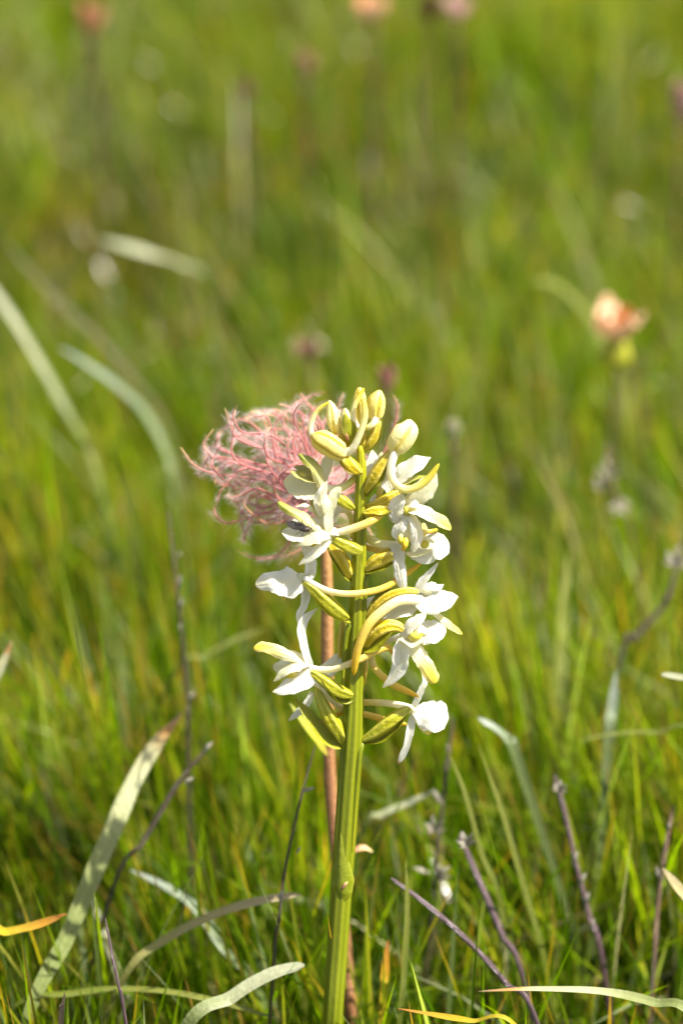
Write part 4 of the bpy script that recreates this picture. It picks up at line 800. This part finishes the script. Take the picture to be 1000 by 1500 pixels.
blade('long olive grass blade leaning across the violet stalks', [(800, 1420, 330), (770, 1310, 335), (735, 1190, 340), (700, 1090, 340)], [9, 9, 8, 3], 'blade_olive')
blade('upright thin green blade beside the short orange wedge', [(585, 1500, 150), (592, 1420, 155), (596, 1330, 158), (594, 1262, 158)], [8, 9, 8, 3], 'blade_olive')

# withered and distant flower heads
def petal_mat(name, a, b): M[name] = plant_mat(name, [(0, a), (0.6, a), (1, b)], transl=0.35, veins=30, rough=0.6, nscale=300)
petal_mat('withered_orange', (0.68, 0.36, 0.14, 1), (0.62, 0.28, 0.1, 1))
petal_mat('withered_peach', (0.84, 0.62, 0.42, 1), (0.78, 0.50, 0.28, 1))
petal_mat('withered_pink', (0.55, 0.27, 0.22, 1), (0.45, 0.2, 0.17, 1))
petal_mat('pale_pink', (0.66, 0.42, 0.38, 1), (0.6, 0.4, 0.36, 1))
petal_mat('head_brown', (0.30, 0.17, 0.10, 1), (0.24, 0.12, 0.08, 1))
petal_mat('dark_red', (0.14, 0.04, 0.03, 1), (0.10, 0.03, 0.03, 1))
petal_mat('calyx', (0.42, 0.42, 0.03, 1), (0.5, 0.48, 0.06, 1))

def head(label, name, cat, x, y, h, rx, ry, mats, stem_mat, npet=9, calyx=False, sx=0, seedn=0, group=None, flat=0.35, stem_w=9, rag=0.04):
    """a flower head of overlapping scales or petals on its own stem: h = height above ground in mm"""
    c = G(x, y, h); g = np.array([c[0] + sx * 0.001, c[1] + 0.004, -0.003]); r = np.random.RandomState(seedn + int(x))
    s = np.linalg.norm(c - CAM) / DIST            # photo pixels at this distance
    t = thing(name, label, cat, g, group)
    u = U * s; up = np.array([0, 0, 1.0])
    low = c - up * ry * u
    part('stem', sweep([g, g * 0.5 + low * 0.5 + np.array([0.001, 0, 0]), low], [stem_w * s, stem_w * s, stem_w * 0.8 * s], kind='tube', tip=0, n=20, k=10), M[stem_mat], t)
    if calyx:
        part('calyx', sweep([low - up * 52 * u, low - up * 36 * u, low - up * 20 * u, low + up * 8 * u], [20 * s, 46 * s, 44 * s, 24 * s], kind='bud', lobes=5, depth=0.12, tip=0.2, base=0.3, n=20, k=30), M['calyx'], t)
    for i in range(npet):
        a = i / npet * 6.283 + r.uniform(-0.3, 0.3); o = np.array([math.cos(a), math.sin(a), 0])
        k = r.uniform(0.75, 1.1)
        q = r.uniform(0.2, 1.0)
        p0 = low + up * ry * u * flat * (1 - q); p1 = low + o * rx * u * 0.7 * k * (0.5 + 0.5 * q) + up * ry * u * 0.75; p2 = low + o * rx * u * k * (0.35 + 0.65 * q) + up * ry * u * r.uniform(1.5, 2.05)
        part('petal', sweep([p0, p1, p2], [rx * 0.4 * s, rx * 0.85 * s, rx * 0.5 * s], nrm=-o + up * 0.3, world_n=True, cup=0.2, t=4, tip=0.35, n=20, k=14, rip=rag), M[mats[i % len(mats)]], t)
    return t

head('withered orange flower with curled petals above a yellow-green calyx', 'withered_flower', 'flower', 903, 470, 82, 42, 28, ['withered_peach', 'withered_orange', 'withered_peach'], 'stalk_brown', npet=7, calyx=True, rag=0.12, seedn=2)
t = stalk('leaning reddish dead stalk at the foot of the withered orange flower', [(925, 790, 1060), (905, 735, 1080), (892, 690, 1090), (890, 650, 1095)], [9, 11, 11, 7], 'stalk_brown', [(905, 735, 1040, 30, -60, 20), (892, 700, 1060, 40, 100, 20), (882, 715, 1050, 26, 130, 18)])
head('brown oval flower spike showing behind the topmost orchid buds', 'flower_spike', 'flower spike', 567, 556, 84, 15, 24, ['withered_pink', 'head_brown'], 'stalk_brown', npet=16, seedn=1)
head('dull tan flower head above the pink seed head', 'meadow_flower', 'flower', 452, 513, 66, 22, 14, ['head_brown', 'head_brown'], 'stalk_brown', npet=10, seedn=3)
head('cream narrow flower head on a brown stalk right of the orchid buds', 'meadow_flower', 'flower', 664, 628, 80, 11, 18, ['chaff', 'chaff', 'cream'], 'stalk_brown', npet=9, seedn=5)
head('salmon flower head far off, alone over green grass', 'meadow_flower', 'flower', 133, 26, 92, 22, 26, ['withered_orange', 'withered_pink'], 'stalk_brown', npet=10, seedn=6)
head('peach flower head far off beside a dark red one', 'meadow_flower', 'flower', 545, 10, 94, 28, 22, ['withered_peach', 'withered_orange'], 'stalk_brown', npet=10, seedn=7)
head('dark red flower head far off between two paler heads', 'meadow_flower', 'flower', 630, 12, 94, 18, 24, ['dark_red'], 'stalk_brown', npet=10, seedn=8)
head('pale pink flower head far off beside a dark red one', 'meadow_flower', 'flower', 667, 12, 95, 24, 20, ['pale_pink'], 'stalk_brown', npet=10, seedn=9)
head('dusky pink flower head far off at the grass edge', 'meadow_flower', 'flower', 1000, 150, 90, 20, 40, ['withered_pink', 'pale_pink'], 'stalk_brown', npet=12, seedn=10)
head('small brownish head far off half sunk in the grass', 'meadow_flower', 'flower', 449, 96, 80, 16, 22, ['head_brown', 'withered_pink'], 'stalk_brown', npet=10, seedn=11)
head('faint brown head far off deep in the grass', 'meadow_flower', 'flower', 360, 132, 76, 14, 22, ['head_brown'], 'stalk_brown', npet=10, seedn=12)
